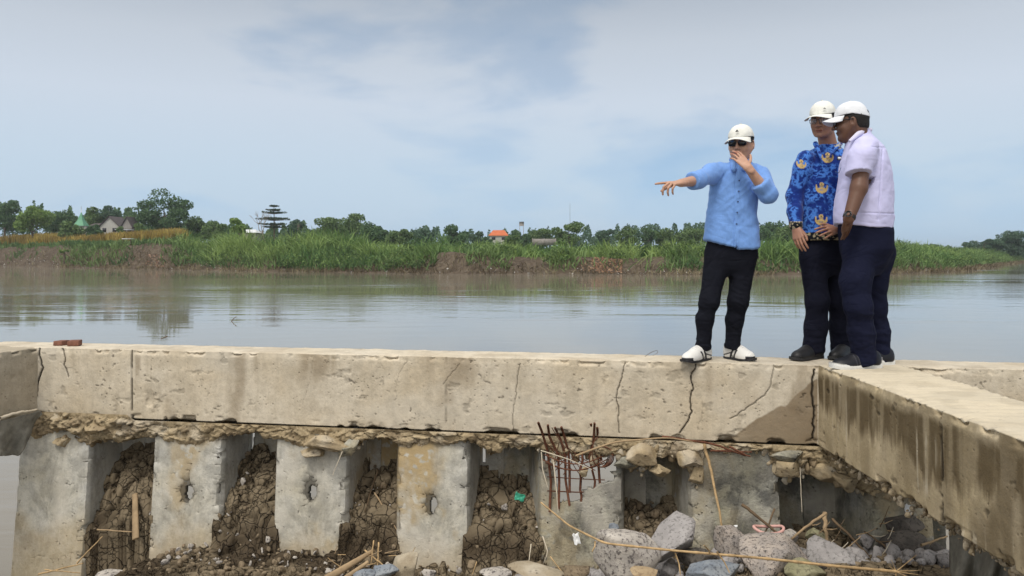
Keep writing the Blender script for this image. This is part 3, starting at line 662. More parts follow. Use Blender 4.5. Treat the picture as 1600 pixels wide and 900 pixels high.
def beam(name, A, B, width, mat_, front_fn, res=.0055, z0=-BH, topdrop=0., seed=0, label=None, parent=None, s0=None):
    A = np.asarray(A, float); B = np.asarray(B, float); L = np.linalg.norm(B-A); d = (B-A)/L; nrm_ = np.array([d[1], -d[0]])   # outward = right of travel
    nu = int(L/res)+1; u = np.linspace(0, L, nu)
    nz = int((-z0)/res)+1; ntp = max(4, int(width/.012)); nb = 8
    sec = [(0, z, 0) for z in np.linspace(z0, 0, nz)]+[(-width*t, 0, 1) for t in np.linspace(0, 1, ntp)[1:]]+[(-width, z, 2) for z in np.linspace(0, z0, nb+1)[1:]]+[(-width*t, z0, 3) for t in np.linspace(1, 0, nb+1)[1:-1]]
    sec = np.array(sec); off, zz, fid = sec.T
    U = np.repeat(u[:, None], len(sec), 1); OFF = np.repeat(off[None], nu, 0); ZZ = np.repeat(zz[None], nu, 0); FID = np.repeat(fid[None], nu, 0)
    X = A[0]+d[0]*U+nrm_[0]*OFF; Y = A[1]+d[1]*U+nrm_[1]*OFF
    P = np.stack([X, Y, ZZ], -1)
    big = fbm(P*3.1, 3, seed)-.5; med = fbm(P*18, 3, seed+3)-.5
    front = (FID == 0)
    disp, crack, stain, pale = front_fn(U, ZZ, X, Y, seed)
    dn = np.where(front, big*.012+med*.004+disp, 0)
    # worn top arris
    e = np.where(front, -ZZ, np.where(FID == 1, -OFF, 1.)); ch = sm(.05, 0, e)*(.004+.03*sm(.45, .8, fbm(P*14, 3, seed+8)))
    dn = dn-np.where(front, ch, 0); dz = -np.where(FID <= 1, ch*.6, 0)
    dz = dz+np.where((FID == 1), (fbm(P*6, 4, seed+5)-.5)*.010+med*.006, 0)+np.where((FID == 1) & (width > .5), .0045*np.sin(Y*85+14*fbm(P*4, 3, seed+9))*sm(.3, .6, fbm(P*3, 3, seed+2)), 0)+np.where(front, (fbm(np.stack([U*4, U*0, U*0], -1), 3, seed+5)-.5)*.008*sm(.1, 0, -ZZ), 0)
    # ragged lower arris
    el = np.where(front, ZZ-z0, 1.); chl = sm(.05, 0, el)*.035*sm(.5, .75, fbm(P*9, 3, seed+12)); dn = dn-np.where(front, chl, 0); dz = dz+np.where(front, chl*.6, 0)
    P[..., 0] += nrm_[0]*dn; P[..., 1] += nrm_[1]*dn; P[..., 2] += dz
    V = P.reshape(-1, 3); F = gridF(nu, len(sec), True)[:, ::-1].copy()
    n = len(sec); caps = []
    at_ = {'crack': (np.where(front, crack, 0)).ravel(), 'stain': stain.ravel(), 'pale': pale.ravel()}
    # end caps from two extra centre points
    V = np.concatenate([V, P[0].mean(0)[None], P[-1].mean(0)[None]])
    for k in at_: at_[k] = np.r_[at_[k], 0, 0]
    j = np.arange(n); c0 = len(V)-2
    tri = [[c0, a_, (a_+1) % n] for a_ in range(n)]+[[c0+1, (nu-1)*n+(a_+1) % n, (nu-1)*n+a_] for a_ in range(n)]
    me_o = mk(name, V, F, mat_, parent, True, attrs=at_)
    # add caps
    import bmesh
    bm_ = bmesh.new(); bm_.from_mesh(me_o.data); bm_.verts.ensure_lookup_table()
    for t_ in tri:
        try: bm_.faces.new([bm_.verts[i_] for i_ in t_])
        except ValueError: pass
    bm_.to_mesh(me_o.data); bm_.free()
    if parent is None: tag(me_o, label, 'beam')
    return me_o
def upx(px, py, A=A0, B=A1):      # pixel on the main beam's face -> (u, z)
    p = wallpt(px, py); return (float(np.hypot(p[0]-A0[0], p[1]-A0[1]))*(1 if p[0] > A0[0] else -1), p[2])
CR = [([(60, 545), (62, 560), (66, 575), (61, 590), (58, 605), (57, 620)], .010), ([(97, 545), (102, 560), (100, 570), (107, 590)], .005),
      ([(813, 568), (808, 600), (803, 640), (801, 675)], .0021), ([(976, 564), (972, 590), (964, 612), (966, 640), (967, 676)], .0032),
      ([(1088, 566), (1079, 590), (1083, 608), (1080, 628), (1081, 645), (1072, 662), (1062, 678)], .0045),
      ([(1210, 572), (1205, 600), (1195, 618), (1165, 640), (1140, 655)], .0024), ([(718, 568), (700, 590), (692, 600)], .0013), ([(636, 564), (622, 590), (618, 625)], .0009),
      ([(490, 560), (483, 600), (470, 640)], .0006), ([(330, 600), (318, 640)], .0005), ([(1098, 620), (1096, 655), (1090, 672)], .0008), ([(400, 575), (380, 610)], .0005), ([(1272, 575), (1268, 600), (1272, 640), (1270, 690)], .007)]
CRU = [([upx(*q) for q in pts], wd) for pts, wd in CR]
J1 = upx(206, 600)[0]; J2 = upx(697, 600)[0]; J3 = upx(1272, 600)[0]
def main_front(U, Z, X, Y, seed):
    U = U-.62
    crack = np.zeros(U.shape)
    for i, (pts, wd) in enumerate(CRU): crack = np.maximum(crack, poly_dist(U, Z, pts, wd, .004, i*5))
    P = np.stack([U, Z, Z*0], -1)
    j = (1-sm(.004, .012, np.abs(U-J1+.01*(f1(Z[0]*9, 2)-.5)[None] if False else np.abs(U-J1))))*.8
    jz = sm(.015, .0, np.abs(U-J2))*.4*sm(.4, .7, fbm(P*12, 3, 7))
    crack = np.maximum(crack, np.maximum(j*sm(.45, .6, fbm(P*np.array([5, 8, 1]), 3, 71)+.12), jz))
    disp = -crack*.014
    # spalled scars and chips
    sc = sm(.70, .78, fbm(P*np.array([9, 13, 1]), 4, 61)); disp = disp-sc*.005; crack = np.maximum(crack, sc*.22)
    s2 = sm(.735, .79, fbm(P*np.array([34, 46, 1]), 3, 62))*sm(.42, .6, fbm(P*np.array([3, 4, 1]), 3, 63)); disp = disp-s2*.004; crack = np.maximum(crack, s2*.6)
    sp = sm(.12, .02, np.hypot((U-upx(240, 628)[0])/1.3, Z-upx(240, 628)[1]))*sm(.35, .6, fbm(P*22, 3, 5)); disp -= sp*.014
    # formwork step near the bottom
    # stains
    st = .55*sm(.62, .8, fbm(P*np.array([3.5, 1.2, 1]), 4, 81))
    st = np.maximum(st, .55*sm(.035, .01, np.abs(U-J1-.05))*sm(.3, .7, fbm(P*9, 3, 3)))
    st = np.maximum(st, .35*sm(.09, .03, np.abs(U-J2))*sm(.35, .7, fbm(P*7, 3, 4)))
    for px_, w_ in ((520, .035), (400, .03), (375, .03), (668, .03)):
        st = np.maximum(st, .4*sm(w_, 0, np.abs(U-upx(px_, 600)[0]))*sm(-.3, -.02, Z)*(Z > -.3))
    # big damp brown patch near the cross beam
    e_ = np.interp(U, [upx(1130, 600)[0], upx(1180, 600)[0], upx(1230, 600)[0], upx(1272, 600)[0], upx(1280, 600)[0]], [-.55, -.38, -.27, -.10, -.08])+.05*(fbm(P*np.array([14, 14, 1]), 4, 91)-.5)
    dmp = sm(.006, -.004, Z-e_)*(U > upx(1128, 600)[0])*(U < J3+.02)
    st = np.maximum(st, dmp*(.72+.25*fbm(P*np.array([9, 14, 1]), 4, 92)))
    pale = .35*sm(.55, .75, fbm(P*np.array([1.5, 2.5, 1]), 4, 33))
    top = (Z > -1e-6); st = np.where(top, .25*sm(.5, .7, fbm(np.stack([X*5, Y*5, X*0], -1), 4, 12)), st); pale = np.where(top, .15, pale)
    return disp, crack, st, pale
XR = 6.2
Bm = np.array([XR, wallY(XR)])
mb = empty('main_beam', (0, wallY(0), -BH), 'long cream concrete beam across the picture on which the men stand', 'beam')
_dm = (A1-A0)/np.linalg.norm(A1-A0)
o = beam('beam_body', A0-_dm*.62, Bm, .33, M_beam, main_front, parent=mb, seed=2); o.location = (0, -wallY(0), BH)
# right cross beam, coming towards the camera
XC = A1[0]+.012; WC = .53
def cross_front(U, Z, X, Y, seed):         # u runs from the main beam (0) towards the camera
    P = np.stack([U, Z, Z*0], -1); crack = np.zeros(U.shape)
    ju = A1[1]-3.62; j = sm(.02, .006, np.abs(U-ju+.012*(fbm(P*np.array([0, 14, 0]), 3, 3)-.5)))*sm(.3, .45, fbm(P*20, 3, 6))
    crack = j*.75; disp = -crack*.012
    # wet brown stain hanging from the top in runs
    run = f1(U[:, 0]*1.4, 5)[:, None]*1.0+(f1(U[:, 0]*30, 6)[:, None]-.5)*.55
    ln = .04+.42*np.clip(run+.06, 0, 1)
    st = sm(ln+.07, ln-.05, -Z+.05*(fbm(P*np.array([30, 6, 1]), 3, 77)-.5))*sm(.02, .09, -Z+.05*(fbm(P*12, 3, 8)-.5))
    st = st*(.55+.45*sm(.3, .6, fbm(P*np.array([20, 1.4, 1]), 3, 15)))
    st = np.maximum(st, sm(.45, .75, fbm(P*np.array([6, 1, 1]), 4, 9))*.5)
    st = np.maximum(st, .8*sm(ju-.0, ju+.06, U)*sm(.35, .6, fbm(P*np.array([5, 1.2, 1]), 3, 19)))
    st = st*sm(-.05, .12, U+.25+Z*.3) 
    pale = .7*sm(.60, .70, fbm(P*np.array([34, 1.3, 1]), 3, 25)+.10*(fbm(P*np.array([20, 14, 1]), 3, 26)-.5))*sm(.10, .2, -Z)*sm(.5, .3, fbm(P*3, 2, 1))
    sc = sm(.72, .8, fbm(P*np.array([12, 14, 1]), 4, 31)); disp -= sc*.006; crack = np.maximum(crack, sc*.5)
    st = np.clip(st*.95, 0, 1)*(1-.8*pale)
    top = (Z > -1e-6); st = np.where(top, .15*sm(.5, .7, fbm(np.stack([X*6, Y*6, X*0], -1), 4, 12)), st); pale = np.where(top, .7, pale)
    return disp, crack, st, pale
o = beam('cross_beam', (XC, A1[1]-.004), (XC-.03, 1.2), WC, M_side, cross_front, seed=5, label='brown stained concrete beam running towards the viewer at the right')
o2 = o
# left cross beam
dl = np.array([-.30, -1.0]); dl /= np.linalg.norm(dl); LA = A0+np.array([-.012, -.012*SL])
def left_front(U, Z, X, Y, seed):
    P = np.stack([U, Z, Z*0], -1); return np.zeros(U.shape)-.006*sm(.7, .8, fbm(P*10, 4, 3)), .3*sm(.72, .8, fbm(P*np.array([12, 9, 1]), 4, 31)), .35*sm(.5, .8, fbm(P*np.array([7, 1, 1]), 4, 9)), .2*sm(.6, .8, fbm(P*3, 3, 2))
E = LA+dl*3.0
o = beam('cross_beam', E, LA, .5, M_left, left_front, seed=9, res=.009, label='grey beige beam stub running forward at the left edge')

# ragged lower layer of the main beam
CP = [(60, 688), (95, 674), (110, 677), (130, 697), (150, 690), (170, 687), (192, 690), (205, 682), (250, 684), (262, 690), (285, 699), (305, 700), (330, 690), (345, 683), (400, 679), (440, 690), (470, 703), (520, 706), (545, 700), (570, 689), (610, 691), (632, 697), (650, 694), (700, 696), (735, 688), (765, 706), (790, 700), (845, 702), (858, 716), (935, 712), (965, 714), (985, 738), (1005, 722), (1025, 712), (1050, 712), (1068, 722), (1082, 745), (1096, 735), (1104, 704), (1200, 706), (1212, 740), (1242, 748), (1262, 722), (1290, 735), (1330, 760), (1400, 790)]
cu = np.array([upx(a_, b_) for a_, b_ in CP])
def caplayer():
    L = 7.0; res = .008; nu = int(L/res); u = np.linspace(-.15, L, nu)
    zb = np.interp(u, cu[:, 0], cu[:, 1])+.06*(f1(u*9, 3)-.5)+.05*(f1(u*38, 5)-.5)
    ztop = -BH-.009+.04*sm(J1+.05, J1-.05, u)[:, None]; nz = 24; off = .008
    d = (A1-A0)/np.linalg.norm(A1-A0); nn = np.array([d[1], -d[0]])
    rows = []
    for k in range(nz): rows.append((0., 1-k/(nz-1.)))
    sec = [(0, f) for f in np.linspace(1, 0, nz)]+[(-.34*t, 0) for t in np.linspace(.05, 1, 12)]+[(-.34, 1)]
    sec = np.array(sec); U = np.repeat(u[:, None], len(sec), 1); O = np.repeat(sec[None, :, 0], nu, 0); FZ = np.repeat(sec[None, :, 1], nu, 0)
    Z = zb[:, None]+(ztop-zb[:, None])*FZ
    X = A0[0]+d[0]*U+nn[0]*(O-off); Y = A0[1]+d[1]*U+nn[1]*(O-off); P = np.stack([X, Y, Z], -1)
    Wq = P+.03*(np.stack([fbm(P*9, 3, 1), fbm(P*9, 3, 2), fbm(P*9, 3, 3)], -1)-.5)
    lump = fbm(P*np.array([6, 6, 10]), 3, 44); d1_, d2_, ca = voro(Wq*np.array([11, 11, 20]), 4); e1, e2, cb = voro(Wq*np.array([30, 30, 44]), 6)
    rag = sm(1.0, .72, FZ)*np.where(U > J1, 1, 1)+.15
    dn = ((lump-.5)*.05+(ca-.5)*.045+(cb-.5)*.022-.012*sm(.12, 0, d2_-d1_))*rag-sm(.25, 0, FZ)*.02*rag+.022
    dn = dn*np.interp(U, [0, J1, J1+.4, J3, J3+.5], [1.3, 1.2, .7, .6, 1.2])
    dz = ((ca-.5)*.04+(cb-.5)*.015)*sm(.5, .0, FZ)+(fbm(P*8, 3, 6)-.5)*.05*(O < -.02)
    P[..., 0] += nn[0]*dn; P[..., 1] += nn[1]*dn; P[..., 2] += dz
    st = .5*sm(.50, .66, fbm(P*8, 4, 9))*rag; cr = np.maximum(.55*sm(.07, .0, d2_-d1_), .35*sm(.08, 0, e2-e1))*sm(.2, .8, rag)
    sh_ = sm(.02, -.05, dn-0)*.25
    o = mk('broken_lower_edge', P, gridF(nu, len(sec), False)[:, ::-1].copy(), M_cap, mb, False, attrs={'stain': np.clip(st, 0, .8).ravel(), 'crack': cr.ravel(), 'pale': (.35*sm(.6, .75, fbm(P*5, 3, 19))).ravel()})
    o.location = (0, -wallY(0), BH)
caplayer()
# crumbled lower edge of the right cross beam
def crumble(name, pts, rad, seed, m_, parent, off=(0, 0, 0), n=None, sx=1.):
    pass
def rockmesh(r3, seed, cuts=9, rough=.06, sub=4, cut=.62):
    cut = cut*.80; cuts = cuts+9; rough = rough*.8
    import bmesh
    bm_ = bmesh.new(); bmesh.ops.create_icosphere(bm_, subdivisions=sub, radius=1.0)
    V = np.array([v.co[:] for v in bm_.verts]); F = np.array([[v.index for v in f.verts] for f in bm_.faces]); bm_.free()
    r = np.random.default_rng(seed)
    for _ in range(cuts):
        n_ = r.normal(size=3); n_ /= np.linalg.norm(n_); c_ = cut+.34*r.random(); d_ = V @ n_; V = V-np.maximum(d_-c_, 0)[:, None]*n_
    V = V*(1+rough*2*(fbm(V*2.3+seed, 4, seed)-.5)[:, None]+rough*1.1*(fbm(V*8+seed, 4, seed+2)-.5)[:, None])
    V = V/np.abs(V).max(0)
    return V*np.asarray(r3), F
def rotm(rx, ry, rz):
    cx, sx_, cy, sy_, cz, sz_ = math.cos(rx), math.sin(rx), math.cos(ry), math.sin(ry), math.cos(rz), math.sin(rz)
    return np.array([[cz, -sz_, 0], [sz_, cz, 0], [0, 0, 1]]) @ np.array([[cy, 0, sy_], [0, 1, 0], [-sy_, 0, cy]]) @ np.array([[1, 0, 0], [0, cx, -sx_], [0, sx_, cx]])
def clods(centers, sizes, seed, flat=.7):
    parts = []; r = np.random.default_rng(seed)
    base = [rockmesh((1, 1, flat), 900+i, 8, .1, 2, .55) for i in range(7)]
    for c_, s_ in zip(centers, sizes):
        V, F = base[r.integers(0, 7)]; parts.append((V @ rotm(*(r.random(3)*6.28)).T*s_*(.7+.6*r.random(3))+c_, F))
    return merge(parts)
n = 900; r = np.random.default_rng(8); yy = 2.0+3.05*r.random(n)
cen = np.stack([XC+.03+.20*r.random(n)**1.2, yy, -BH-.002-.055*r.random(n)*(.6+1.6*f1(yy*4, 3))], -1)
V, F = clods(cen, .007+.020*r.random(n)**2.5, 8)
att = {'stain': (.5*r.random(len(V)//1)), 'crack': np.zeros(len(V)), 'pale': np.repeat(r.random(n), len(V)//n)*.5}
att['stain'] = np.repeat(r.random(n), len(V)//n)*.6
mk('broken_lower_edge', V, F, M_cap, o2, False, attrs=att)

r = np.random.default_rng(91); cen = []; siz = []
for path, n_, sp_, smax in (([(950, 712), (985, 705), (1012, 722), (1000, 735)], 60, 9, .040), ([(1020, 700), (1060, 706), (1082, 722), (1090, 748), (1094, 768)], 90, 8, .040), ([(1098, 700), (1200, 705)], 40, 6, .03), ([(1205, 708), (1215, 730), (1245, 738), (1262, 720), (1290, 728), (1322, 748), (1345, 765)], 110, 9, .045),
                           ([(470, 690), (520, 700), (560, 690)], 50, 7, .035), ([(80, 680), (130, 690), (190, 684)], 45, 8, .035), ([(845, 700), (870, 715), (935, 715), (960, 705)], 50, 7, .032)):
    path = np.array(path, float); t_ = r.random(n_)*(len(path)-1); k_ = t_.astype(int); q_ = path[k_]*(1-(t_-k_))[:, None]+path[k_+1]*(t_-k_)[:, None]
    for x_, y_ in q_:
        cen.append(wallpt(x_+r.normal()*sp_*.6, y_+r.normal()*sp_*.6, .01+.06*r.random())); siz.append(.008+smax*r.random()**2.2)
V, F = clods(np.array(cen), np.array(siz), 92)
k_ = np.repeat(r.random(len(cen)), len(V)//len(cen)); mk('loose_fragments', V-np.array([0, wallY(0), -BH]), F, M_cap, mb, False, attrs={'stain': .7*sm(.5, .9, k_), 'crack': 0*k_, 'pale': .6*sm(.5, 0, k_)})
# ------------------------------------------------------------------ sheet piles
PILES = [(45, 140, 'leftmost pale grey concrete sheet pile with one long crack', .1), (253, 345, 'pale sheet pile with a slot hole, second from the left', .35), (443, 538, 'pale sheet pile with a slot hole under the jutting slab', .3),
         (632, 725, 'ochre stained sheet pile with a slot hole in mid picture', 1.), (852, 962, 'broken topped grey sheet pile with exposed rusty bars', .3), (1084, 1205, 'blackened sheet pile behind the boulders right of the bars', .3), (1362, 1440, 'sheet pile half hidden under the stained cross beam', .4)]
HOLES = {1: (301, 769, 7.5, 13), 2: (493, 768, 7.5, 13), 3: (681, 789, 7, 14)}
TILT = .115        # the piles lean: foot nearer the camera
OFFP = .07; DEPTH = .40
PX = []
for a_, b_, *_r in PILES:
    PX.append((wallpt(a_, 800, OFFP)[0], wallpt(b_, 800, OFFP)[0]))
def pile(i):
    xa, xb = PX[i]; label, och = PILES[i][2], PILES[i][3]
    xl = (PX[i-1][1]+xa)/2+.0006 if i > 0 else xa-.02; xr = (xb+PX[i+1][0])/2-.0006 if i < len(PX)-1 else xb+.30
    ins = .07
    if i == 0: plan = [(xa-.015, DEPTH*.0+.05), (xa, 0), (xb, 0), (xb+ins, DEPTH), (xr, DEPTH)]
    else: plan = [(xl, DEPTH), (xa-ins, DEPTH), (xa, 0), (xb, 0), (xb+ins, DEPTH), (xr, DEPTH)]
    if i == 5: plan = [(xl, DEPTH), (xa-ins*.6, DEPTH), (xa, 0), (xb, 0), (xb+ins*.3, DEPTH), (xr, DEPTH)]
    plan = np.array(plan); L = np.r_[0, np.cumsum(np.hypot(*np.diff(plan, axis=0).T))]
    us = []; res = .0075
    for k in range(len(L)-1):
        nn_ = max(2, int((L[k+1]-L[k])/res)); us += list(np.linspace(L[k], L[k+1], nn_, endpoint=False))
    us.append(L[-1]); us = np.array(us); X = np.interp(us, L, plan[:, 0]); O = np.interp(us, L, plan[:, 1])
    zt, zb = -.585, -2.7; zs = np.concatenate([np.arange(zt, -1.75, -res), np.linspace(-1.76, zb, 8)])
    XX = np.repeat(X[:, None], len(zs), 1); ZZ = np.repeat(zs[None], len(us), 0); OO = np.repeat(O[:, None], len(zs), 1)
    YY = wallY(XX, OFFP)+OO-TILT*(zt-ZZ)
    P = np.stack([XX, YY, ZZ], -1); fr = OO < .004
    ed_ = np.minimum(np.abs(XX-xa), np.abs(XX-xb))
    noise = (fbm(P*6, 3, i)-.5)*.006+(fbm(P*35, 3, i+2)-.5)*.004-sm(.03, 0, ed_)*fr*.022*sm(.52, .70, fbm(P*15, 3, i+6))
    crack = np.zeros(XX.shape); U2 = XX; cx = (xa+xb)/2; r = np.random.default_rng(70+i)
    cw = .0042 if i != 0 else .0050
    pts = [(cx+.07+(.0 if i else .02), -.64), (cx+.03, -.95), (cx-.02, -1.2), (cx-.05, -1.7)]
    if i in (1, 2, 3): 
        hp = wp(HOLES[i][0], HOLES[i][1], wallY(cx, OFFP)-TILT*.45); pts = [(cx+.05, -.66), (hp[0]+.01, hp[2]+.03), (hp[0]-.03, hp[2]-.2), (hp[0]-.04, -1.7)]
    if i < 6: crack = poly_dist(U2, ZZ, pts, cw, .004, 40+i)*fr
    chip = sm(.72, .80, fbm(P*np.array([18, 1, 18]), 4, 50+i))*fr; crack = np.maximum(crack, .45*chip)
    P[..., 1] += -noise+crack*.012
    # ochre growth and grey wash
    q = P*np.array([3.2, 3.2, 2.0]); st = sm(.5, .68, fbm(q, 5, 200+i)+.12*(och-.4)+.0)*min(1., .3+och)
    st = st*sm(.36, .5, fbm(P*26, 3, 210+i)+.08)
    st = np.maximum(st, 0)
    pale = .55*sm(.5, .7, fbm(P*np.array([4, 4, 2]), 4, 220+i))*(1-st)
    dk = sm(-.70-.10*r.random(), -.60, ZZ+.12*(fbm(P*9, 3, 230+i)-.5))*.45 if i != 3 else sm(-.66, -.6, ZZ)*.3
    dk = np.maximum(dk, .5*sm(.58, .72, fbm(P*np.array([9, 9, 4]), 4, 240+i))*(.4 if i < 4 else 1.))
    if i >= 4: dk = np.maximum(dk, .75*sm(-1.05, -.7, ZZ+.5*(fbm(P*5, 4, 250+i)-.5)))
    dk = np.where(fr, dk, np.maximum(dk, .25+.2*fbm(P*3, 3, 9)))  # recessed webs and back faces: shade of the bays put into their colour
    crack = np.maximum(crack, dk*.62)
    if i in HOLES:
        hx, hy, hw, hh = HOLES[i]; ppx = 800+P[..., 0]/P[..., 1]*FPX; ppy = HOR-(P[..., 2]-CH)/P[..., 1]*FPX
        g_ = sm(1.25, .8, np.hypot((ppx-hx+5)/15, (ppy-hy+3)/22)+.6*(fbm(P*30, 3, 9)-.5))*fr; crack = np.maximum(crack, .72*g_); P[..., 1] += .02*g_
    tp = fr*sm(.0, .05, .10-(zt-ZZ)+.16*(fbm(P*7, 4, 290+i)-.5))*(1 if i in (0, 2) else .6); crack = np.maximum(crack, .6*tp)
    st = np.maximum(st, fr*.5*sm(-1.25, -1.5, ZZ+.3*(fbm(P*6, 3, 300+i)-.5)))
    F = gridF(len(us), len(zs)); cenF = P.reshape(-1, 3)[F].mean(1); off = OO.reshape(-1)[F].mean(1)
    kill = np.zeros(len(F), bool)
    if i in HOLES:
        hx, hy, hw, hh = HOLES[i]; ppx = 800+cenF[:, 0]/cenF[:, 1]*FPX; ppy = HOR-(cenF[:, 2]-CH)/cenF[:, 1]*FPX
        kill |= (off < .01) & (((np.abs(ppx-hx)/hw)**3+(np.abs(ppy-hy)/hh)**3) < 1+.5*(vn(cenF*60, 3)-.5))
    if i == 4:       # burst head
        prof = np.interp(cenF[:, 0], [xa, xa+.06, xa+.10, xa+.26, xa+.30, xb-.02, xb], [-.72, -.76, -1.0, -.99, -.90, -.84, -.78])+.05*(f1(cenF[:, 0]*30, 3)-.5)
        kill |= (off < .01) & (cenF[:, 2] > prof)
    if i in (1, 3): kill |= (off > DEPTH-.01) & (np.abs(cenF[:, 0]-(xb+ins+.07)) < .012+.01*f1(cenF[:, 2]*20, 5)) & (cenF[:, 2] > -.86)
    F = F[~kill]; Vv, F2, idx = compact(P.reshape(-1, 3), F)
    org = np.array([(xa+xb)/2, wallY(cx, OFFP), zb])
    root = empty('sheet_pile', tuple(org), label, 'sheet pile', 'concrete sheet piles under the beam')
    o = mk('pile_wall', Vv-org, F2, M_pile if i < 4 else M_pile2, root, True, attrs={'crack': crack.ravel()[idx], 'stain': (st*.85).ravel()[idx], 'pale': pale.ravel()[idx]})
    o.data.set_sharp_from_angle(angle=math.radians(38))
    sd = o.modifiers.new('thickness', 'SOLIDIFY'); sd.thickness = .045; sd.offset = 1.0 if False else -1.0
    return root
roots = [pile(i) for i in range(len(PILES))]

# rebar cage on the broken pile
pr = roots[4]; po = np.array(pr.location[:])
def bar(pts, rad, m_=M_rust, nm='rebar'):
    pts = np.array(pts); V, F = tube(pts-po, rad, 6); return mk(nm, V, F, m_, pr)
Yb = wallY(.45, OFFP)-.05
for (x0, y0, x1, y1, xb_, yb_, dy0) in [(841, 660, 856, 705, 859, 800, -.10), (856, 664, 868, 710, 873, 795, -.07), (867, 668, 880, 712, 890, 790, -.05), (877, 667, 885, 705, 890, 770, -.03), (911, 680, 910, 705, 906, 735, .02), (906, 735, 908, 765, 908, 785, .02), (929, 661, 926, 715, 926, 790, -.08), (933, 668, 938, 715, 941, 785, -.04), (923, 662, 930, 690, 940, 720, -.02)]:
    jr = np.random.default_rng(int(x0*7+y0)); bar([wp(x0, y0, Yb+dy0-.02), wp(x0*.6+x1*.4+jr.normal()*1.6, y0*.6+y1*.4, Yb+dy0*.6), wp(x1+jr.normal()*2, y1, Yb-.01), wp((x1+xb_)/2+jr.normal()*2.2, (y1+yb_)/2, Yb-.025), wp(xb_, yb_, Yb-.035)], .0088)
for (yy_, a_, b_, sg) in [(735, 846, 950, 12), (741, 852, 945, 8), (728, 850, 948, 10)]:
    bar([wp(a_+(b_-a_)*t, yy_-18+sg*math.sin(t*PI)*1.5, Yb-.02-.10*math.sin(t*PI)) for t in np.linspace(0, 1, 14)], .0045)
bar([wp(855, 745, Yb-.03), wp(900, 748, Yb-.03), wp(945, 750, Yb-.03)], .0035); bar([wp(855, 767, Yb-.03), wp(900, 769, Yb-.03), wp(945, 769, Yb-.03)], .0045)
th = np.linspace(0, 2*PI, 26)
for k in range(5): bar([wp(938+(13+k)*math.cos(a_)+k, 706+(24-k*2)*math.sin(a_)+k*2, Yb-.03+.05*math.cos(a_+k)) for a_ in th], .004)
for k, (a_, b_, c_, d_) in enumerate([(862, 668, 884, 700), (874, 690, 862, 735), (900, 708, 880, 742), (888, 700, 920, 722), (926, 700, 946, 732), (930, 735, 900, 715), (850, 690, 880, 712), (893, 722, 912, 748), (860, 700, 895, 735), (885, 695, 905, 730), (868, 735, 890, 705)]): bar([wp(a_, b_, Yb-.04), wp((a_+c_)/2, (b_+d_)/2+2, Yb-.06), wp(c_, d_, Yb-.04)], .003)

# ------------------------------------------------------------------ near ground: cracked mud heaped in the bays and rubble slope
def near_base(X):
    return np.interp(X, [-4.4, -3.55, -3.2, -2.6, -1.6, -.7, 0, .6, 1.2, 2.0, 3.2], [-2.6, -2.15, -1.66, -1.44, -1.42, -1.48, -1.47, -1.42, -1.33, -1.28, -1.2])
def nground(X, Y):
    wy = wallY(X, OFFP)-TILT*.85; v = Y-wy
    P = np.stack([X, Y, X*0], -1)
    z = near_base(X)
    inb = np.zeros(X.shape); rise = np.zeros(X.shape)
    gaps = [(PX[k][1], PX[k+1][0]) for k in range(len(PX)-1)]
    RZ = [-.77, -.78, -.83, -.88, -1.02, -1.20]
    ins = .07
    for (ga, gb), rz in zip(gaps, RZ):
        e = np.clip(v/DEPTH, 0, 1)*ins
        m_ = sm(-.02, .0, X-ga-e*.6)*sm(.02, 0, X-gb+e*.6); inb = np.maximum(inb, m_)
        rise = np.where((X > ga-.2) & (X < gb+.2), rz, rise)
    t = np.clip((v+.16)/(DEPTH+.16+TILT*.8), 0, 1)
    zin = z+(rise-z)*(t**.85)*sm(-.3, .02, v)
    z2 = np.where(v > -.02, np.where((inb > .5) & (v < DEPTH+.06), zin, -2.6), z+(zin-z)*inb*sm(-.16, 0, v))
    # slope towards the viewer
    front = np.interp(-v, [0, .3, .8, 2, 4.2, 8], [0, .0, .10, .30, .62, .62])
    z2 = np.where(v < 0, z2+front*sm(-3.9, -1.5, X), z2)
    z2 = z2-np.where(v < 0, sm(-2.6, -4.2, X+(5.2-Y)*.45)*1.6, 0)
    mound = np.interp(X, [.2, .7, 1.3, 2.2, 3], [0, .10, .16, .16, .1]); z2 = z2+np.where(v < 0, mound*sm(-.05, -.5, v), 0)
    return z2, v, inb
gx = np.arange(-4.6, 3.6, .0105); gy = np.concatenate([np.arange(-1.2, 4.2, .06), np.arange(4.2, 6.75, .0105)])
GX, GY = np.meshgrid(gx, gy, indexing='ij'); GZ, gv, inb = nground(GX, GY)
P = np.stack([GX, GY, GZ*.8], -1)
wob = np.stack([fbm(P*5, 3, 1), fbm(P*5, 3, 2), fbm(P*5, 3, 3)], -1)*.22
d1_, d2_, cid = voro((P+wob)*np.array([8.5, 8.5, 8]), 14); edge = d2_-d1_
d1b, d2b, cidb = voro((P+wob)*np.array([26, 26, 22]), 24)
dispz = (cid-.5)*.06+sm(0, .14, edge)*.035-.035+(fbm(P*22, 3, 5)-.5)*.02+(cidb-.5)*.007+.05*(fbm(P*4, 3, 8)-.5)
slope = ((gv > -.2) & (GY > 4))
GZ2 = np.where(GY > 4.15, GZ+dispz, GZ+.05*(fbm(P*4, 3, 8)-.5))
YY2 = GY-np.where(slope & (inb > .5), (cid-.5)*.05+sm(0, .16, edge)*.02, 0)
st = np.maximum(.8*sm(.10, .0, edge), 0); wet = sm(.42, .62, fbm(P*np.array([2.2, 2.2, 3]), 4, 77))*sm(-1.15, -1.35, GZ)
st = np.clip(np.maximum(st, wet*.75), 0, 1)
o = mk('muddy_ground', np.stack([GX, YY2, GZ2], -1), gridF(len(gx), len(gy)), M_soil, None, True, attrs={'stain': st.ravel()}); tag(o, kind='structure')
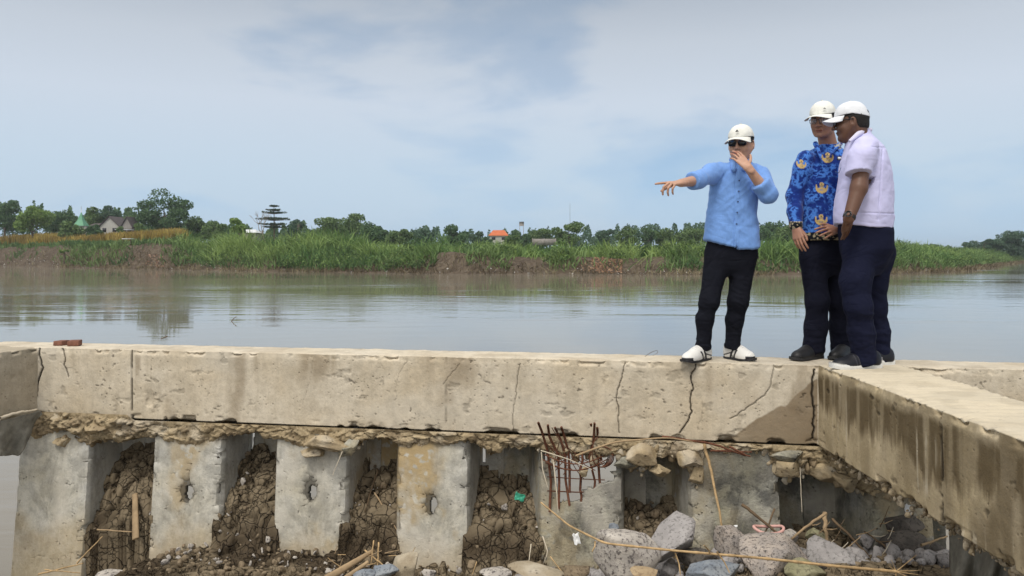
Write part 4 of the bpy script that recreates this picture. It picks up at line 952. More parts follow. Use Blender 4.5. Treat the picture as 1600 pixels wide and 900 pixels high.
def gz(x, y): return float(nground(np.array([float(x)]), np.array([float(y)]))[0][0])
# loose clods and chips (uncountable)
r = np.random.default_rng(18); n = 1000
X = -3.5+6.6*r.random(n); vv = -.75+1.15*r.random(n); Y = wallY(X, OFFP)-TILT*.85+vv; Z, v_, i_ = nground(X, Y); k = (Z > -2.2)
X, Y, Z, v_ = X[k], Y[k], Z[k], v_[k]; n = len(X)
V, F = clods(np.stack([X, Y, Z+.008], -1), .008+.030*r.random(n)**3, 3)
mk('x', V, F, M_rock['lump'], None, False).name = 'mud_clods'; tag(bpy.data.objects['mud_clods'], 'brown clods and crumbs lying over the cracked mud', 'rubble', kind='stuff')
n = 800; X = -.2+3.2*r.random(n); Y = 4.35+.75*r.random(n); Z = nground(X, Y)[0]
V, F = clods(np.stack([X, Y, Z+.015], -1), .012+.062*r.random(n)**2.4, 5); tag(mk('gravel', V, F, M_rock['grey'], None, False), 'grey gravel and stone chips between the boulders', 'rubble', kind='stuff')
n = 260; X = -3.3+4.2*r.random(n); vv = -.5+.8*r.random(n); Y = wallY(X, OFFP)-TILT*.85+vv; Z = nground(X, Y)[0]; k = Z > -2.
V, F = clods(np.stack([X[k], Y[k], Z[k]+.015], -1), .008+.02*r.random(k.sum())**2, 6, .4); tag(mk('concrete_chips', V, F, M_rock['pale'], None, False), 'pale concrete chips dotted over the cracked mud', 'rubble', kind='stuff')

# ------------------------------------------------------------------ rocks
def put_rock(px, py, wpx, hpx, Y, kind, label, seed, name='boulder', ry=0., cat='rock', cuts=9, group=None, rough=.07, depth=.8, m_=None, cut=.62):
    c_ = wp(px, py, Y); s_ = Y/FPX; V, F = rockmesh((wpx/2*s_*1.12, wpx/2*s_*depth, hpx/2*s_*1.15), seed, cuts, rough, 4, cut)
    V = V @ rotm(0, ry, 0).T
    a_ = None
    if m_ is not None: a_ = {'stain': .4*sm(.5, .7, fbm(V*9, 3, seed)), 'crack': 0*V[:, 0], 'pale': .4*sm(.5, .7, fbm(V*7+3, 3, seed))}
    o = mk(name, V, F, m_ or M_rock[kind], None, False, attrs=a_); o.location = tuple(c_); return tag(o, label, cat, group)
GR = 'boulders heaped at the foot of the wall'
put_rock(972, 868, 106, 74, 4.35, 'pale', 'rounded pale boulder with a dark blotch, nearest under the rusty bars', 1, group=GR, cuts=7)
put_rock(1058, 836, 108, 50, 4.55, 'grey', 'smooth purple grey slab of rock lying tilted on the heap', 2, group=GR, ry=-.28, cuts=12, rough=.03, cut=.5)
put_rock(1140, 846, 54, 44, 4.65, 'speck', 'knobbly speckled rock behind the two largest boulders', 3, group=GR)
put_rock(1200, 872, 122, 66, 4.4, 'speck', 'large pinkish boulder thickly speckled with black', 4, group=GR, cuts=6)
put_rock(1296, 876, 82, 50, 4.45, 'grey', 'grey wedge shaped rock right of the speckled boulder', 5, group=GR, cuts=12, ry=.2, cut=.5)
put_rock(1112, 893, 84, 34, 4.2, 'blue', 'bluish grey rock at the bottom edge between two boulders', 6, group=GR)
put_rock(1252, 896, 72, 34, 4.2, 'green', 'yellowish green rock under the bamboo stem', 7, group=GR)
put_rock(1008, 899, 42, 22, 4.15, 'tan', 'small tan stone at the bottom edge beside the pale boulder', 8, group=GR)
put_rock(1418, 868, 78, 62, 4.75, 'dark', 'biggest dark boulder in the shade of the cross beam', 9, group=GR)
put_rock(1410, 826, 52, 38, 4.95, 'dark', 'dark angular rock behind the biggest dark boulder', 10, group=GR, cut=.5)
put_rock(1462, 880, 44, 60, 4.6, 'dark', 'narrow dark rock leaning by the torn grey cloth', 11, group=GR)
put_rock(1356, 845, 26, 22, 4.85, 'grey', 'small pale grey stone beside the dark boulders', 12, group=GR)
put_rock(1276, 836, 34, 26, 4.9, 'green', 'mossy lump lying in the right hand bay', 13, group=GR)
put_rock(1236, 838, 24, 18, 4.8, 'pale', 'small pale stone under the pink plastic ring', 14, group=GR)
put_rock(1090, 868, 60, 30, 4.5, 'dark', 'dark rock wedged beneath the tilted slab', 15, group=GR)
put_rock(1345, 888, 50, 30, 4.4, 'grey', 'low grey stone near the end of the bamboo stem', 16, group=GR)
put_rock(1388, 792+64, 30, 22, 4.8, 'dark', 'small dark stone touching the biggest dark boulder', 17, group=GR)
put_rock(960, 838-10, 16, 18, 4.85, 'blue', 'small upright grey stone in front of the bay beside the bars', 18, group=GR)
put_rock(632, 885, 46, 36, 4.7, None, 'broken concrete block by the foot of the ochre pile', 19, 'concrete_block', -.25, 'rubble', 12, rough=.03, m_=M_chunk, cut=.48)
put_rock(600, 893, 44, 20, 4.6, 'blue', 'pale bluish stone beside the broken concrete block', 20, group=GR)
put_rock(566, 898, 36, 14, 4.55, 'blue', 'small bluish stone at the bottom edge left of the concrete block', 21, group=GR)
put_rock(835, 892, 84, 14, 4.6, None, 'long flat pale stone at the bottom edge right of centre', 22, 'flat_stone', .05, 'rock', 10, m_=M_chunk)
put_rock(780, 896, 56, 14, 4.55, 'pale', 'flat whitish stone left of the long flat stone', 23, group=GR)
put_rock(900, 892, 40, 18, 4.5, 'lump', 'brown stone between the flat pale stone and pale boulder', 24, group=GR)
put_rock(180, 898, 52, 14, 5.3, 'pale', 'pale stone at the bottom edge near the leftmost pile', 25, group=GR)
put_rock(672, 896, 26, 14, 4.6, 'pale', 'small pale stone right of the broken concrete block', 26, group=GR)
put_rock(398, 898, 30, 16, 5.1, 'lump', 'brown clod at the bottom edge in the second bay', 27, group=GR)
# chunks clinging below the beam
Yw = lambda px, off: wallpt(px, 700, off)[1]
GC = 'concrete chunks clinging under the beam'
for px_, py_, w_, h_, off_, lab, sd_, ry_, cut_ in [
    (508, 692, 78, 24, -.05, 'slab of broken concrete jutting out above the third pile', 31, .12, .45), (490, 707, 46, 16, -.02, 'second piece of broken slab just under the jutting slab', 32, 0, .45),
    (548, 699, 36, 24, -.03, 'grey wedge of concrete at the right end of the jutting slab', 33, -.4, .45),
    (1003, 713, 46, 34, -.04, 'cream coloured chunk hanging left of the arched bay', 34, .2, .6), (1030, 735, 34, 18, -.02, 'smaller chunk below the cream coloured chunk', 35, 0, .6),
    (1078, 716, 44, 30, -.02, 'grey brown chunk at the top right of the arched bay', 36, .4, .55), (1090, 745, 26, 30, 0., 'crumbling lump lower on the right side of the arched bay', 37, .1, .6),
    (1232, 732, 36, 24, -.02, 'squarish yellow grey chunk hanging left of the cross beam', 38, 0, .5), (1225, 712, 52, 18, 0., 'flat grey chunk above the squarish chunk', 39, 0, .5),
    (1292, 736, 54, 34, .02, 'dark lump under the corner of the two beams', 40, .3, .6), (1322, 752, 44, 28, -.05, 'greyish lump under the cross beam, right of the dark lump', 41, .3, .6),
    (150, 668, 40, 18, -.02, 'stone stuck in the broken edge near the left corner', 42, 0, .6), (100, 690, 36, 20, .02, 'dark crumbling lump on top of the leftmost pile', 43, 0, .6),
    (912, 738, 14, 16, -.02, 'small rounded pebble of concrete beside the rusty bars', 44, 0, .7), (978, 722, 50, 20, .02, 'grey block end right of the rusty bars', 45, 0, .5), (1300, 700, 30, 24, .0, 'brown lump at the joint of the two beams', 46, 0, .6)]:
    o = put_rock(px_, py_, w_, h_, Yw(px_, off_), None, lab, sd_, 'concrete_chunk', ry_, 'rubble', 10, GC, .17, .8, M_cap if sd_ not in (33, 39, 45) else M_pile2, cut_)

# ------------------------------------------------------------------ sticks, stems, litter
def stick(pts, rad, m_, label, name='stick', cat='stick', group=None, k=7, rough=.0, taper=.6):
    pts = np.array(pts, float); n_ = 24; L = np.linspace(0, 1, len(pts)); t = np.linspace(0, 1, n_)
    P = np.stack([np.interp(t, L, pts[:, j]) for j in range(3)], -1)
    for _ in range(3): P[1:-1] = (P[:-2]+2*P[1:-1]+P[2:])/4
    P += (np.stack([f1(t*6+P[0, 0]*7+j*9, 3) for j in range(3)], -1)-.5)*rad*1.5
    V, F = tube(P-P[0], rad*(1-(1-taper)*t), k, rough); o = mk(name, V, F, m_, None); o.location = tuple(P[0]); return tag(o, label, cat, group)
# bamboo stem with nodes
bp = np.array([wp(845, 785, 4.6), wp(890, 822, 4.4), wp(945, 849, 4.2), wp(1060, 861, 4.12), wp(1190, 872, 4.08), wp(1300, 884, 4.05), wp(1400, 893, 4.0)])
t = np.linspace(0, 1, 120); P = np.stack([np.interp(t, np.linspace(0, 1, 7), bp[:, j]) for j in range(3)], -1)
for _ in range(5): P[1:-1] = (P[:-2]+2*P[1:-1]+P[2:])/4
rad = (.0050+.0030*t)*(1+.35*np.exp(-((t*14 % 1)-.5)**2/.004)); V, F = tube(P, rad, 8)
bs = empty('bamboo_stem', tuple(P[0]), 'long dry bamboo stem lying across the boulders', 'bamboo stem'); mk('culm', V-P[0], F, M_bamboo, bs)
parts = []
for j in range(9):
    a_ = r.normal(size=3)*.05+np.array([.03, -.02, .01]); parts.append(tube([P[-1], P[-1]+a_*.6, P[-1]+a_], [.003, .002, .001], 5))
V, F = merge(parts); mk('frayed_end', V-P[0], F, M_bamboo, bs)
for (a_, b_, c_, d_) in [(1055, 864, 1063, 898), (1110, 866, 1100, 852), (930, 846, 925, 862), (1120, 862, 1140, 895)]:
    V, F = tube([wp(a_, b_, 4.1), wp((a_+c_)/2+2, (b_+d_)/2, 4.08), wp(c_, d_, 4.05)], [.005, .004, .003], 6); mk('side_shoot', V-P[0], F, M_bamboo, bs)
SK = [([(1160, 788, 4.75), (1222, 838, 4.6)], .011, M_wood2, 'dark brown stick slanting down left of the cross beam'),
      ([(1210, 795, 4.8), (1190, 848, 4.6)], .006, M_wood2, 'thin dark twig crossing the slanting stick'),
      ([(1290, 801, 4.8), (1228, 848, 4.55)], .010, M_wood, 'pale brown stick leaning up to the right in the bay'),
      ([(1288, 800, 4.95), (1292, 852, 4.85)], .016, M_wood, 'short thick stake standing in the right hand bay'),
      ([(1100, 690, 5.1), (1112, 740, 5.02), (1128, 822, 4.85)], .011, M_bamboo, 'long tan stalk hanging down over the blackened pile'),
      ([(900, 712, 5.15), (960, 690, 5.1), (1040, 684, 5.06), (1100, 692, 5.05)], .007, M_wood, 'brown root running along the underside of the beam'),
      ([(1035, 683, 5.08), (1110, 692, 5.04), (1165, 712, 5.02)], .009, M_rust, 'rusty bar lying along the underside of the beam'),
      ([(1110, 704, 5.03), (1175, 706, 5.03)], .007, M_rust, 'short rusty bar under the damp patch'), ([(1140, 698, 5.04), (1172, 714, 5.0)], .008, M_rust, 'bent rusty bar end under the damp patch'),
      ([(1300, 870-60, 4.9), (1345, 855, 4.7), (1370, 885, 4.55)], .009, M_wood2, 'dark root trailing from the bay towards the boulders'),
      ([(1395, 862, 4.6), (1350, 830, 4.85)], .007, M_wood2, 'thin dark stick lying before the dark boulders'),
      ([(1440, 852, 4.5), (1480, 838, 4.6)], .008, M_wood, 'short brown stick at the foot of the cross beam'),
      ([(1318, 862, 4.6), (1345, 838, 4.7)], .004, M_wood, 'thin straw leaning up in front of the grey wedge rock'),
      ([(1250, 730, 5.1), (1253, 800, 4.95)], .003, M_twine, 'thin pale cord hanging in the right hand bay'),
      ([(120, 880, 5.4), (160, 838, 5.5)], .006, M_bamboo, 'straw leaning up by the leftmost pile'),
      ([(60, 897, 5.5), (130, 880, 5.35)], .007, M_bamboo, 'long straw lying at the foot of the leftmost pile'), ([(70, 890, 5.5), (125, 895, 5.3)], .005, M_bamboo, 'thin straw lying lowest beside the leftmost pile'),
      ([(152, 827, 5.85), (206, 831, 5.8)], .006, M_wood, 'level twig on the mud beside the upright plank'),
      ([(584, 845, 5.0), (580, 880, 4.8)], .005, M_bamboo, 'left one of two upright straws left of the ochre pile'), ([(592, 848, 5.0), (590, 885, 4.8)], .006, M_bamboo, 'right one of two upright straws left of the ochre pile'),
      ([(598, 886, 4.7), (560, 898, 4.65)], .008, M_wood, 'grey stick lying before the driftwood plank'), ([(570, 860, 5.0), (600, 884, 4.75)], .006, M_bamboo, 'straw crossing behind the driftwood plank'),
      ([(585, 770, 5.75), (612, 812, 5.6), (625, 838, 5.55)], .006, M_wood, 'curved pale root on the mud in the third bay'), ([(590, 735, 5.85), (570, 800, 5.7)], .007, M_wood2, 'dark root down the left wall of the third bay'),
      ([(535, 705, 5.5), (520, 742, 5.48)], .004, M_twine, 'pale cord dangling from the jutting slab'),
      ([(846, 706, 5.1), (848, 735, 5.05), (856, 762, 5.0)], .004, M_twine, 'pale cord hanging left of the rusty bars'), ([(865, 722, 5.1), (870, 770, 5.0), (872, 800, 4.98)], .005, M_twine, 'pale cord hanging down in front of the rusty bars'),
      ([(845, 704, 5.08), (890, 718, 5.02), (925, 734, 5.0)], .004, M_twine, 'pale stem laid across the rusty bars'),
      ([(830, 850, 4.9), (826, 880, 4.8)], .004, M_twine, 'thin upright twig right of the fourth bay'), ([(848, 838, 4.9), (856, 862, 4.8), (850, 880, 4.8)], .004, M_twine, 'forked pale twig left of the broken pile'),
      ([(860, 870, 4.75), (880, 896, 4.6)], .004, M_bamboo, 'short straw at the foot of the broken pile'), ([(745, 878, 5.1), (738, 898, 5.0)], .004, M_bamboo, 'short straw at the foot of the ochre pile'),
      ([(0, 654, 5.66), (30, 644, 5.8), (58, 640, 5.95)], .014, M_twine, 'pale pipe-like root along the underside of the left beam stub')]
for pts, rd, m_, lab in SK: stick([wp(*q) for q in pts], rd, m_, lab, group='sticks and stems in the debris')
r = np.random.default_rng(77)
def where(px_):
    return 'in the right hand bay' if px_ < 1300 else ('before the dark boulders' if px_ > 1370 else 'between the bay and the dark boulders')
TW = ['lying %s from the left in the tangle below the cross beam' % w_ for w_ in ('first', 'second', 'third', 'fourth', 'fifth', 'sixth', 'seventh', 'eighth', 'ninth')]; TW = [TW[k//3] for k in range(27)]
TWX = sorted(1255+150*r.random(26))
for k in range(26):     # brush in the right hand bay and near the boulders
    px_, py_ = TWX[k], 815+70*r.random(); Yk = 4.95-.45*(py_-815)/70
    a_ = r.normal()*.9; L_ = 14+26*r.random()
    stick([wp(px_, py_, Yk), wp(px_+L_*math.cos(a_)*.5, py_-L_*abs(math.sin(a_))*.5+2, Yk-.02), wp(px_+L_*math.cos(a_), py_-L_*abs(math.sin(a_)), Yk)], .0035, [M_wood, M_wood2, M_twine][k % 3], '%s broken twig %s' % ([ 'pale brown', 'dark', 'whitish'][k % 3], TW[k]), 'twig', 'twig', 'twigs tangled below the cross beam', 5)
STX = sorted(520+120*r.random(12)); NTH = ('first', 'second', 'third', 'fourth', 'fifth', 'sixth')
for k in range(12):
    px_, py_ = STX[k], 862+30*r.random(); a_ = r.normal()*1.2; L_ = 12+18*r.random()
    stick([wp(px_, py_, 4.85), wp(px_+L_*math.cos(a_), py_-L_*abs(math.sin(a_))*.8, 4.85)], .0035, [M_wood, M_bamboo][k % 2], '%s straw, %s of its colour from the left, before the ochre pile' % (('grey brown', 'golden')[k % 2], NTH[k//2]), 'straw', 'twig', 'straws left of the ochre pile', 5)
# driftwood plank and upright plank
def plank(p0, p1, w0, w1, th_, m_, label, name='plank'):
    p0, p1 = np.array(p0), np.array(p1); d = p1-p0; L = np.linalg.norm(d); d /= L; s_ = np.cross(d, [0, -1, .25]); s_ /= np.linalg.norm(s_); u_ = np.cross(s_, d)
    n_ = 30; V = []
    for i_ in range(n_):
        t_ = i_/(n_-1); ww = (w0+(w1-w0)*t_)*(.85+.3*float(f1(t_*5, 3))); c_ = p0+d*L*t_
        for a_, b_ in ((-1, -1), (-.3, -1), (.4, -1), (1, -1), (1, 1), (.3, 1.1), (-.4, .9), (-1, 1)): V.append(c_+s_*a_*ww/2+u_*b_*th_/2*(1 if abs(a_) < .9 else .6))
    V = np.array(V); F = gridF(n_, 8, True); F = np.concatenate([F, [[0, 1, 2, 3], [0, 3, 4, 7], [7, 4, 5, 6]], np.array([[3, 2, 1, 0], [7, 4, 3, 0], [6, 5, 4, 7]])+(n_-1)*8])
    o = mk(name, V-p0, F, m_, None, False); o.location = tuple(p0); return tag(o, label, 'plank')
plank(wp(510, 905, 4.6), wp(584, 860, 4.95), .05, .025, .02, M_wood, 'split driftwood plank slanting up left of the ochre pile', 'driftwood_plank')
plank(wp(212, 842, 5.72), wp(211, 772, 5.95), .05, .04, .02, M_wood, 'short upright plank half sunk in the mud of the first bay')
plank(wp(540, 903, 4.55), wp(575, 878, 4.7), .03, .02, .015, M_wood, 'shorter wood splinter below the driftwood plank', 'wood_splinter')
# plastic litter
th = np.linspace(0, 2*PI, 40, endpoint=True); c_ = wp(1201, 826, 4.62)
P = np.stack([.088*np.sign(np.cos(th))*np.abs(np.cos(th))**.7, .05*np.sin(th), .004*np.sin(th)+.008*np.cos(2*th)], -1)
V, F = tube(P, .009, 8, cap=False); o = mk('plastic_ring', V*np.array([1, 1, 1]), F, M_pink, None); o.location = tuple(c_); tag(o, 'faded pink oval plastic frame lying on the debris', 'plastic frame')
def scrap(px, py, Y, w_, h_, m_, label, seed, name='plastic_scrap'):
    u, v_ = np.meshgrid(np.linspace(-1, 1, 14), np.linspace(-1, 1, 14), indexing='ij'); rr = np.random.default_rng(seed)
    P = np.stack([u*w_/2*(1+.3*(vn(np.stack([v_*2, u*0, u*0+seed], -1), 1)-.5)), .02*(fbm(np.stack([u*2, v_*2, u*0+seed], -1), 3, seed)-.5)-.006*v_, v_*h_/2*(1+.4*(vn(np.stack([u*2, u*0, u*0+seed+4], -1), 1)-.5))], -1)
    o = mk(name, P, gridF(14, 14), m_, None); sd_ = o.modifiers.new('thickness', 'SOLIDIFY'); sd_.thickness = .0015
    o.location = tuple(wp(px, py, Y)); o.rotation_euler = (-.5, .2*rr.normal(), .3); return tag(o, label, 'plastic')
scrap(812, 777, 5.42, .075, .05, M_green, 'green plastic scrap caught on the mud of the fourth bay', 3)
scrap(1146, 827, 4.75, .06, .04, M_white, 'white plastic scrap behind the speckled boulders', 4)
scrap(901, 842, 4.9, .04, .07, M_white, 'crumpled white plastic piece on the broken pile foot', 5)
scrap(1420, 797, 4.55, .05, .06, M_white, 'white plastic square tucked under the cross beam edge', 6)
# torn grey cloth under the cross beam at the lower right
u, v_ = np.meshgrid(np.linspace(0, 1, 50), np.linspace(0, 1, 30), indexing='ij')
px_ = 1470+150*u; py_ = 800+62*u+v_*(95+20*np.sin(u*8)); Yc = 4.15-.85*u+.08*np.sin(u*22+v_*3)*v_-.15*v_+.06
P = np.stack([(px_-800)/FPX*Yc, Yc, CH-(py_-HOR)/FPX*Yc], -1)
P[..., 0] = np.minimum(P[..., 0], XC+.30)+.05
o = mk('torn_sheet', P-P[0, 0], gridF(50, 30), M_cloth, None); o.location = tuple(P[0, 0]); sd_ = o.modifiers.new('thickness', 'SOLIDIFY'); sd_.thickness = .004; tag(o, 'torn grey fabric sheet hanging below the cross beam at lower right', 'fabric sheet')
# grey hardened fabric hanging below the left stub
u, v_ = np.meshgrid(np.linspace(0, 1, 40), np.linspace(0, 1, 24), indexing='ij')
q0 = LA+dl*.0; px_ = 66-80*u; by = np.interp(px_, [-20, 0, 30, 40, 50, 58, 66], [712, 711, 712, 700, 672, 655, 648])
ty = np.interp(px_, [-20, 0, 66], [664, 658, 642]); py_ = ty+(by-ty)*v_; Yc = 6.02-.40*u+.03*np.sin(u*14)*v_-.03
P = np.stack([(px_-800)/FPX*Yc, Yc, CH-(py_-HOR)/FPX*Yc], -1); P += (fbm(P*14, 3, 4)-.5)[..., None]*.03
o = mk('hardened_sheet', P-P[0, 0], gridF(40, 24), M_cloth, None); o.location = tuple(P[0, 0]); sd_ = o.modifiers.new('thickness', 'SOLIDIFY'); sd_.thickness = .012; tag(o, 'stiff grey crusted fabric hanging under the left beam stub', 'fabric sheet')
# bricks on the far side of the left beam top
def brickobj(px, py, Y, w_, h_, d_, rz, label):
    V, F = box((-w_/2, -d_/2, 0), (w_/2, d_/2, h_)); V += (RNG.random(V.shape)-.5)*.006
    o = mk('brick', V, F, M_brick, None, False); p_ = wp(px, py, Y); p_[2] = .0; o.location = tuple(p_); o.rotation_euler = (0, 0, rz); b_ = o.modifiers.new('bevel', 'BEVEL'); b_.width = .004; b_.segments = 2; return tag(o, label, 'brick')
brickobj(117, 541, 6.16, .085, .042, .09, .2, 'small red brick piece standing on the left end of the beam')
brickobj(96, 541, 6.2, .075, .036, .1, -.1, 'flatter red brick piece left of the standing brick piece')
stick([wp(1008, 557, 5.3), wp(1018, 550, 5.3), wp(1027, 547, 5.3), wp(1028, 551, 5.3), wp(1020, 556, 5.3)], .0018, M_wood2, 'thin loop of wire sticking up from the beam left of the pointing man', 'wire_loop', 'wire')
stick([wp(252, 529, 8.3*1.05) , wp(262, 526, 8.7), wp(258, 524, 8.7)], .006, M_wood2, 'small twig floating on the river above the left beam', 'floating_twig', 'twig')
for nm, (x_, y_) in {'a': (257, 528), 'b': (365, 502)}.items():
    Yk = (CH-WATER)*FPX/(y_-HOR); p_ = wp(x_, y_, Yk)
    if nm == 'a': continue
    stick([p_+np.array([-.12, 0, -.05]), p_+np.array([0, 0, .12]), p_+np.array([.12, 0, .2])], .02, M_wood2, 'dark snag poking out of the river', 'river_snag', 'snag')
# ------------------------------------------------------------------ people: signed distance modelling, meshed with surface nets
class Vol:
    def __init__(s, lo, hi, h):
        s.lo = np.asarray(lo, float); s.h = h; s.n = np.ceil((np.asarray(hi, float)-s.lo)/h).astype(int)+1
        s.d = np.full(s.n, .5, np.float32)
        s.ax = [(s.lo[i]+h*np.arange(s.n[i])).astype(np.float32) for i in range(3)]
    def blk(s, lo, hi, m=.04):
        a = np.clip(np.floor((np.asarray(lo)-m-s.lo)/s.h).astype(int), 0, s.n); b = np.clip(np.ceil((np.asarray(hi)+m-s.lo)/s.h).astype(int)+1, 0, s.n)
        sl = tuple(slice(a[i], b[i]) for i in range(3)); return sl, s.ax[0][sl[0]][:, None, None], s.ax[1][sl[1]][None, :, None], s.ax[2][sl[2]][None, None, :]
    def put(s, sl, d, k=0., op='u'):
        A = s.d[sl]
        if A.size == 0: return
        if op == 'u':
            if k > 0: hh = np.clip(.5+.5*(A-d)/k, 0, 1); s.d[sl] = A*(1-hh)+d*hh-k*hh*(1-hh)
            else: s.d[sl] = np.minimum(A, d)
        elif op == 's':
            d = -d
            if k > 0: hh = np.clip(.5-.5*(A-d)/k, 0, 1); s.d[sl] = A*(1-hh)+d*hh+k*hh*(1-hh)
            else: s.d[sl] = np.maximum(A, d)
    def cone(s, a, b, ra, rb, k=.01, op='u', sq=None):
        a = np.asarray(a, float); b = np.asarray(b, float); R = max(ra, rb)
        sl, X, Y, Z = s.blk(np.minimum(a, b)-R, np.maximum(a, b)+R); ab = b-a; L2 = ab @ ab+1e-9
        x, y, z = X-a[0], Y-a[1], Z-a[2]; t = np.clip((x*ab[0]+y*ab[1]+z*ab[2])/L2, 0, 1)
        qx, qy, qz = x-ab[0]*t, y-ab[1]*t, z-ab[2]*t
        if sq is not None:      # squash along unit axis v by factor f
            v, f = sq; v = np.asarray(v, float); dd = qx*v[0]+qy*v[1]+qz*v[2]; e = (1/f-1)*dd; qx, qy, qz = qx+e*v[0], qy+e*v[1], qz+e*v[2]
        s.put(sl, (np.sqrt(qx*qx+qy*qy+qz*qz)-(ra+(rb-ra)*t)).astype(np.float32), k, op)
    def chain(s, pts, rad, k=.02, **kw):
        for i in range(len(pts)-1): s.cone(pts[i], pts[i+1], rad[i], rad[i+1], k, **kw)
    def ell(s, c, r, F=None, k=.01, op='u'):
        c = np.asarray(c, float); r = np.asarray(r, float); R = r.max(); F = np.eye(3) if F is None else F
        sl, X, Y, Z = s.blk(c-R, c+R); x, y, z = X-c[0], Y-c[1], Z-c[2]
        u = [(x*F[i][0]+y*F[i][1]+z*F[i][2]) for i in range(3)]
        k0 = np.sqrt(sum((u[i]/r[i])**2 for i in range(3))); k1 = np.sqrt(sum((u[i]/r[i]**2)**2 for i in range(3)))+1e-6
        s.put(sl, (k0*(k0-1)/k1).astype(np.float32), k, op)
    def loft(s, secs, Rv, Fv, k=.02, p=2.3, m=.05):       # secs: (z, cx, cy, halfwidth, halfdepth), top to bottom in any order
        S_ = np.array(sorted(secs)); R = S_[:, 3:].max()
        lo = np.array([S_[:, 1].min()-R, S_[:, 2].min()-R, S_[0, 0]]); hi = np.array([S_[:, 1].max()+R, S_[:, 2].max()+R, S_[-1, 0]])
        sl, X, Y, Z = s.blk(lo, hi, m); zz = Z.ravel()
        zi = np.linspace(S_[0, 0], S_[-1, 0], 80); C_ = [np.interp(zi, S_[:, 0], S_[:, j]) for j in range(1, 5)]
        for _ in range(3):
            for q in C_: q[1:-1] = (q[:-2]+2*q[1:-1]+q[2:])/4
        cx, cy, w_, d_ = [np.interp(zz, zi, q)[None, None, :] for q in C_]
        x, y = X-cx, Y-cy; u = np.abs(x*Rv[0]+y*Rv[1])/w_; v = np.abs(x*Fv[0]+y*Fv[1])/d_
        e = ((u**p+v**p)**(1/p)-1)*np.minimum(w_, d_)*1.05
        e = np.maximum(e, np.maximum(S_[0, 0]-Z, Z-S_[-1, 0])); s.put(sl, e.astype(np.float32), k)
    def cut(s, fn):           # keep where fn <= 0
        X, Y, Z = s.ax[0][:, None, None], s.ax[1][None, :, None], s.ax[2][None, None, :]
        s.d = np.maximum(s.d, fn(X, Y, Z).astype(np.float32))
    def mesh(s):
        d = s.d; sg = d < 0; nx, ny, nz = d.shape
        c = sum(sg[a:nx-1+a, b:ny-1+b, e:nz-1+e].astype(np.uint8) for a in (0, 1) for b in (0, 1) for e in (0, 1))
        act = (c > 0) & (c < 8); I = np.argwhere(act); idx = np.full(act.shape, -1, np.int64); idx[act] = np.arange(len(I))
        acc = np.zeros((len(I), 3)); cnt = np.zeros(len(I))
        cor = [(a, b, e) for a in (0, 1) for b in (0, 1) for e in (0, 1)]; val = {q: d[I[:, 0]+q[0], I[:, 1]+q[1], I[:, 2]+q[2]].astype(float) for q in cor}
        for q in cor:
            for ax_ in range(3):
                if q[ax_] == 0:
                    q2 = list(q); q2[ax_] = 1; q2 = tuple(q2); A, B = val[q], val[q2]; m_ = (A < 0) != (B < 0)
                    t = np.where(m_, A/(A-B+1e-12), 0); p = np.array(q, float)[None]+t[:, None]*np.eye(3)[ax_]
                    acc += np.where(m_[:, None], p, 0); cnt += m_
        V = s.lo+(I+acc/cnt[:, None])*s.h; Fs = []
        for ax_ in range(3):
            u_, v_ = [(1, 2), (2, 0), (0, 1)][ax_]
            sa = [slice(1, -1)]*3; sa[ax_] = slice(0, -1); sb = list(sa); sb[ax_] = slice(1, None)
            A, B = sg[tuple(sa)], sg[tuple(sb)]; E = np.argwhere(A != B); 
            if not len(E): continue
            fl = A[tuple(E.T)]; off = np.array([1, 1, 1]); off[ax_] = 0; E = E+off
            du = np.zeros(3, int); du[u_] = 1; dv = np.zeros(3, int); dv[v_] = 1
            q = [idx[tuple((E-a*du-b*dv).T)] for a, b in ((1, 1), (0, 1), (0, 0), (1, 0))]
            Q = np.stack(q, 1); Q[~fl] = Q[~fl][:, ::-1]; Fs.append(Q)
        F = np.concatenate(Fs); F = F[(F >= 0).all(1)]
        return V, F
def vnorm(V, F):
    n = np.cross(V[F[:, 2]]-V[F[:, 0]], V[F[:, 3]]-V[F[:, 1]]); N = np.zeros_like(V)
    for j in range(4): np.add.at(N, F[:, j], n)
    return N/(np.linalg.norm(N, axis=1)[:, None]+1e-12)
def relax(V, F, it=1, lam=.5):
    E = np.concatenate([F[:, [0, 1]], F[:, [1, 2]], F[:, [2, 3]], F[:, [3, 0]]]); n = len(V)
    for _ in range(it):
        A = np.zeros_like(V); c = np.zeros(n); np.add.at(A, E[:, 0], V[E[:, 1]]); np.add.at(A, E[:, 1], V[E[:, 0]]); np.add.at(c, E[:, 0], 1); np.add.at(c, E[:, 1], 1)
        V = V*(1-lam)+lam*A/c[:, None]
    return V
def ridge(P, sc, seed): n = fbm(P*np.asarray(sc), 3, seed); return 1-np.abs(2*n-1)*2.2
class Fr:                       # local frame: right of the person, forward, up
    def __init__(s, c, yaw, pitch=0, roll=0, sc=1.):
        # yaw: heading measured from -Y (towards the viewer), positive turns towards -X (picture left)
        f = np.array([-math.sin(yaw), -math.cos(yaw), 0.]); r = np.cross(f, [0, 0, 1.]); u = np.array([0, 0, 1.])
        f2 = f*math.cos(pitch)-u*math.sin(pitch); u2 = u*math.cos(pitch)+f*math.sin(pitch); f, u = f2, u2
        r2 = r*math.cos(roll)+u*math.sin(roll); u2 = u*math.cos(roll)-r*math.sin(roll); s.r, s.f, s.u = r2, f, u2; s.c = np.asarray(c, float); s.s = sc
    def __call__(s, a, b, c): return s.c+s.s*(a*s.r+b*s.f+c*s.u)
    def loc(s, P): q = (P-s.c)/s.s; return q @ s.r, q @ s.f, q @ s.u
    @property
    def M(s): return [s.r, s.f, s.u]
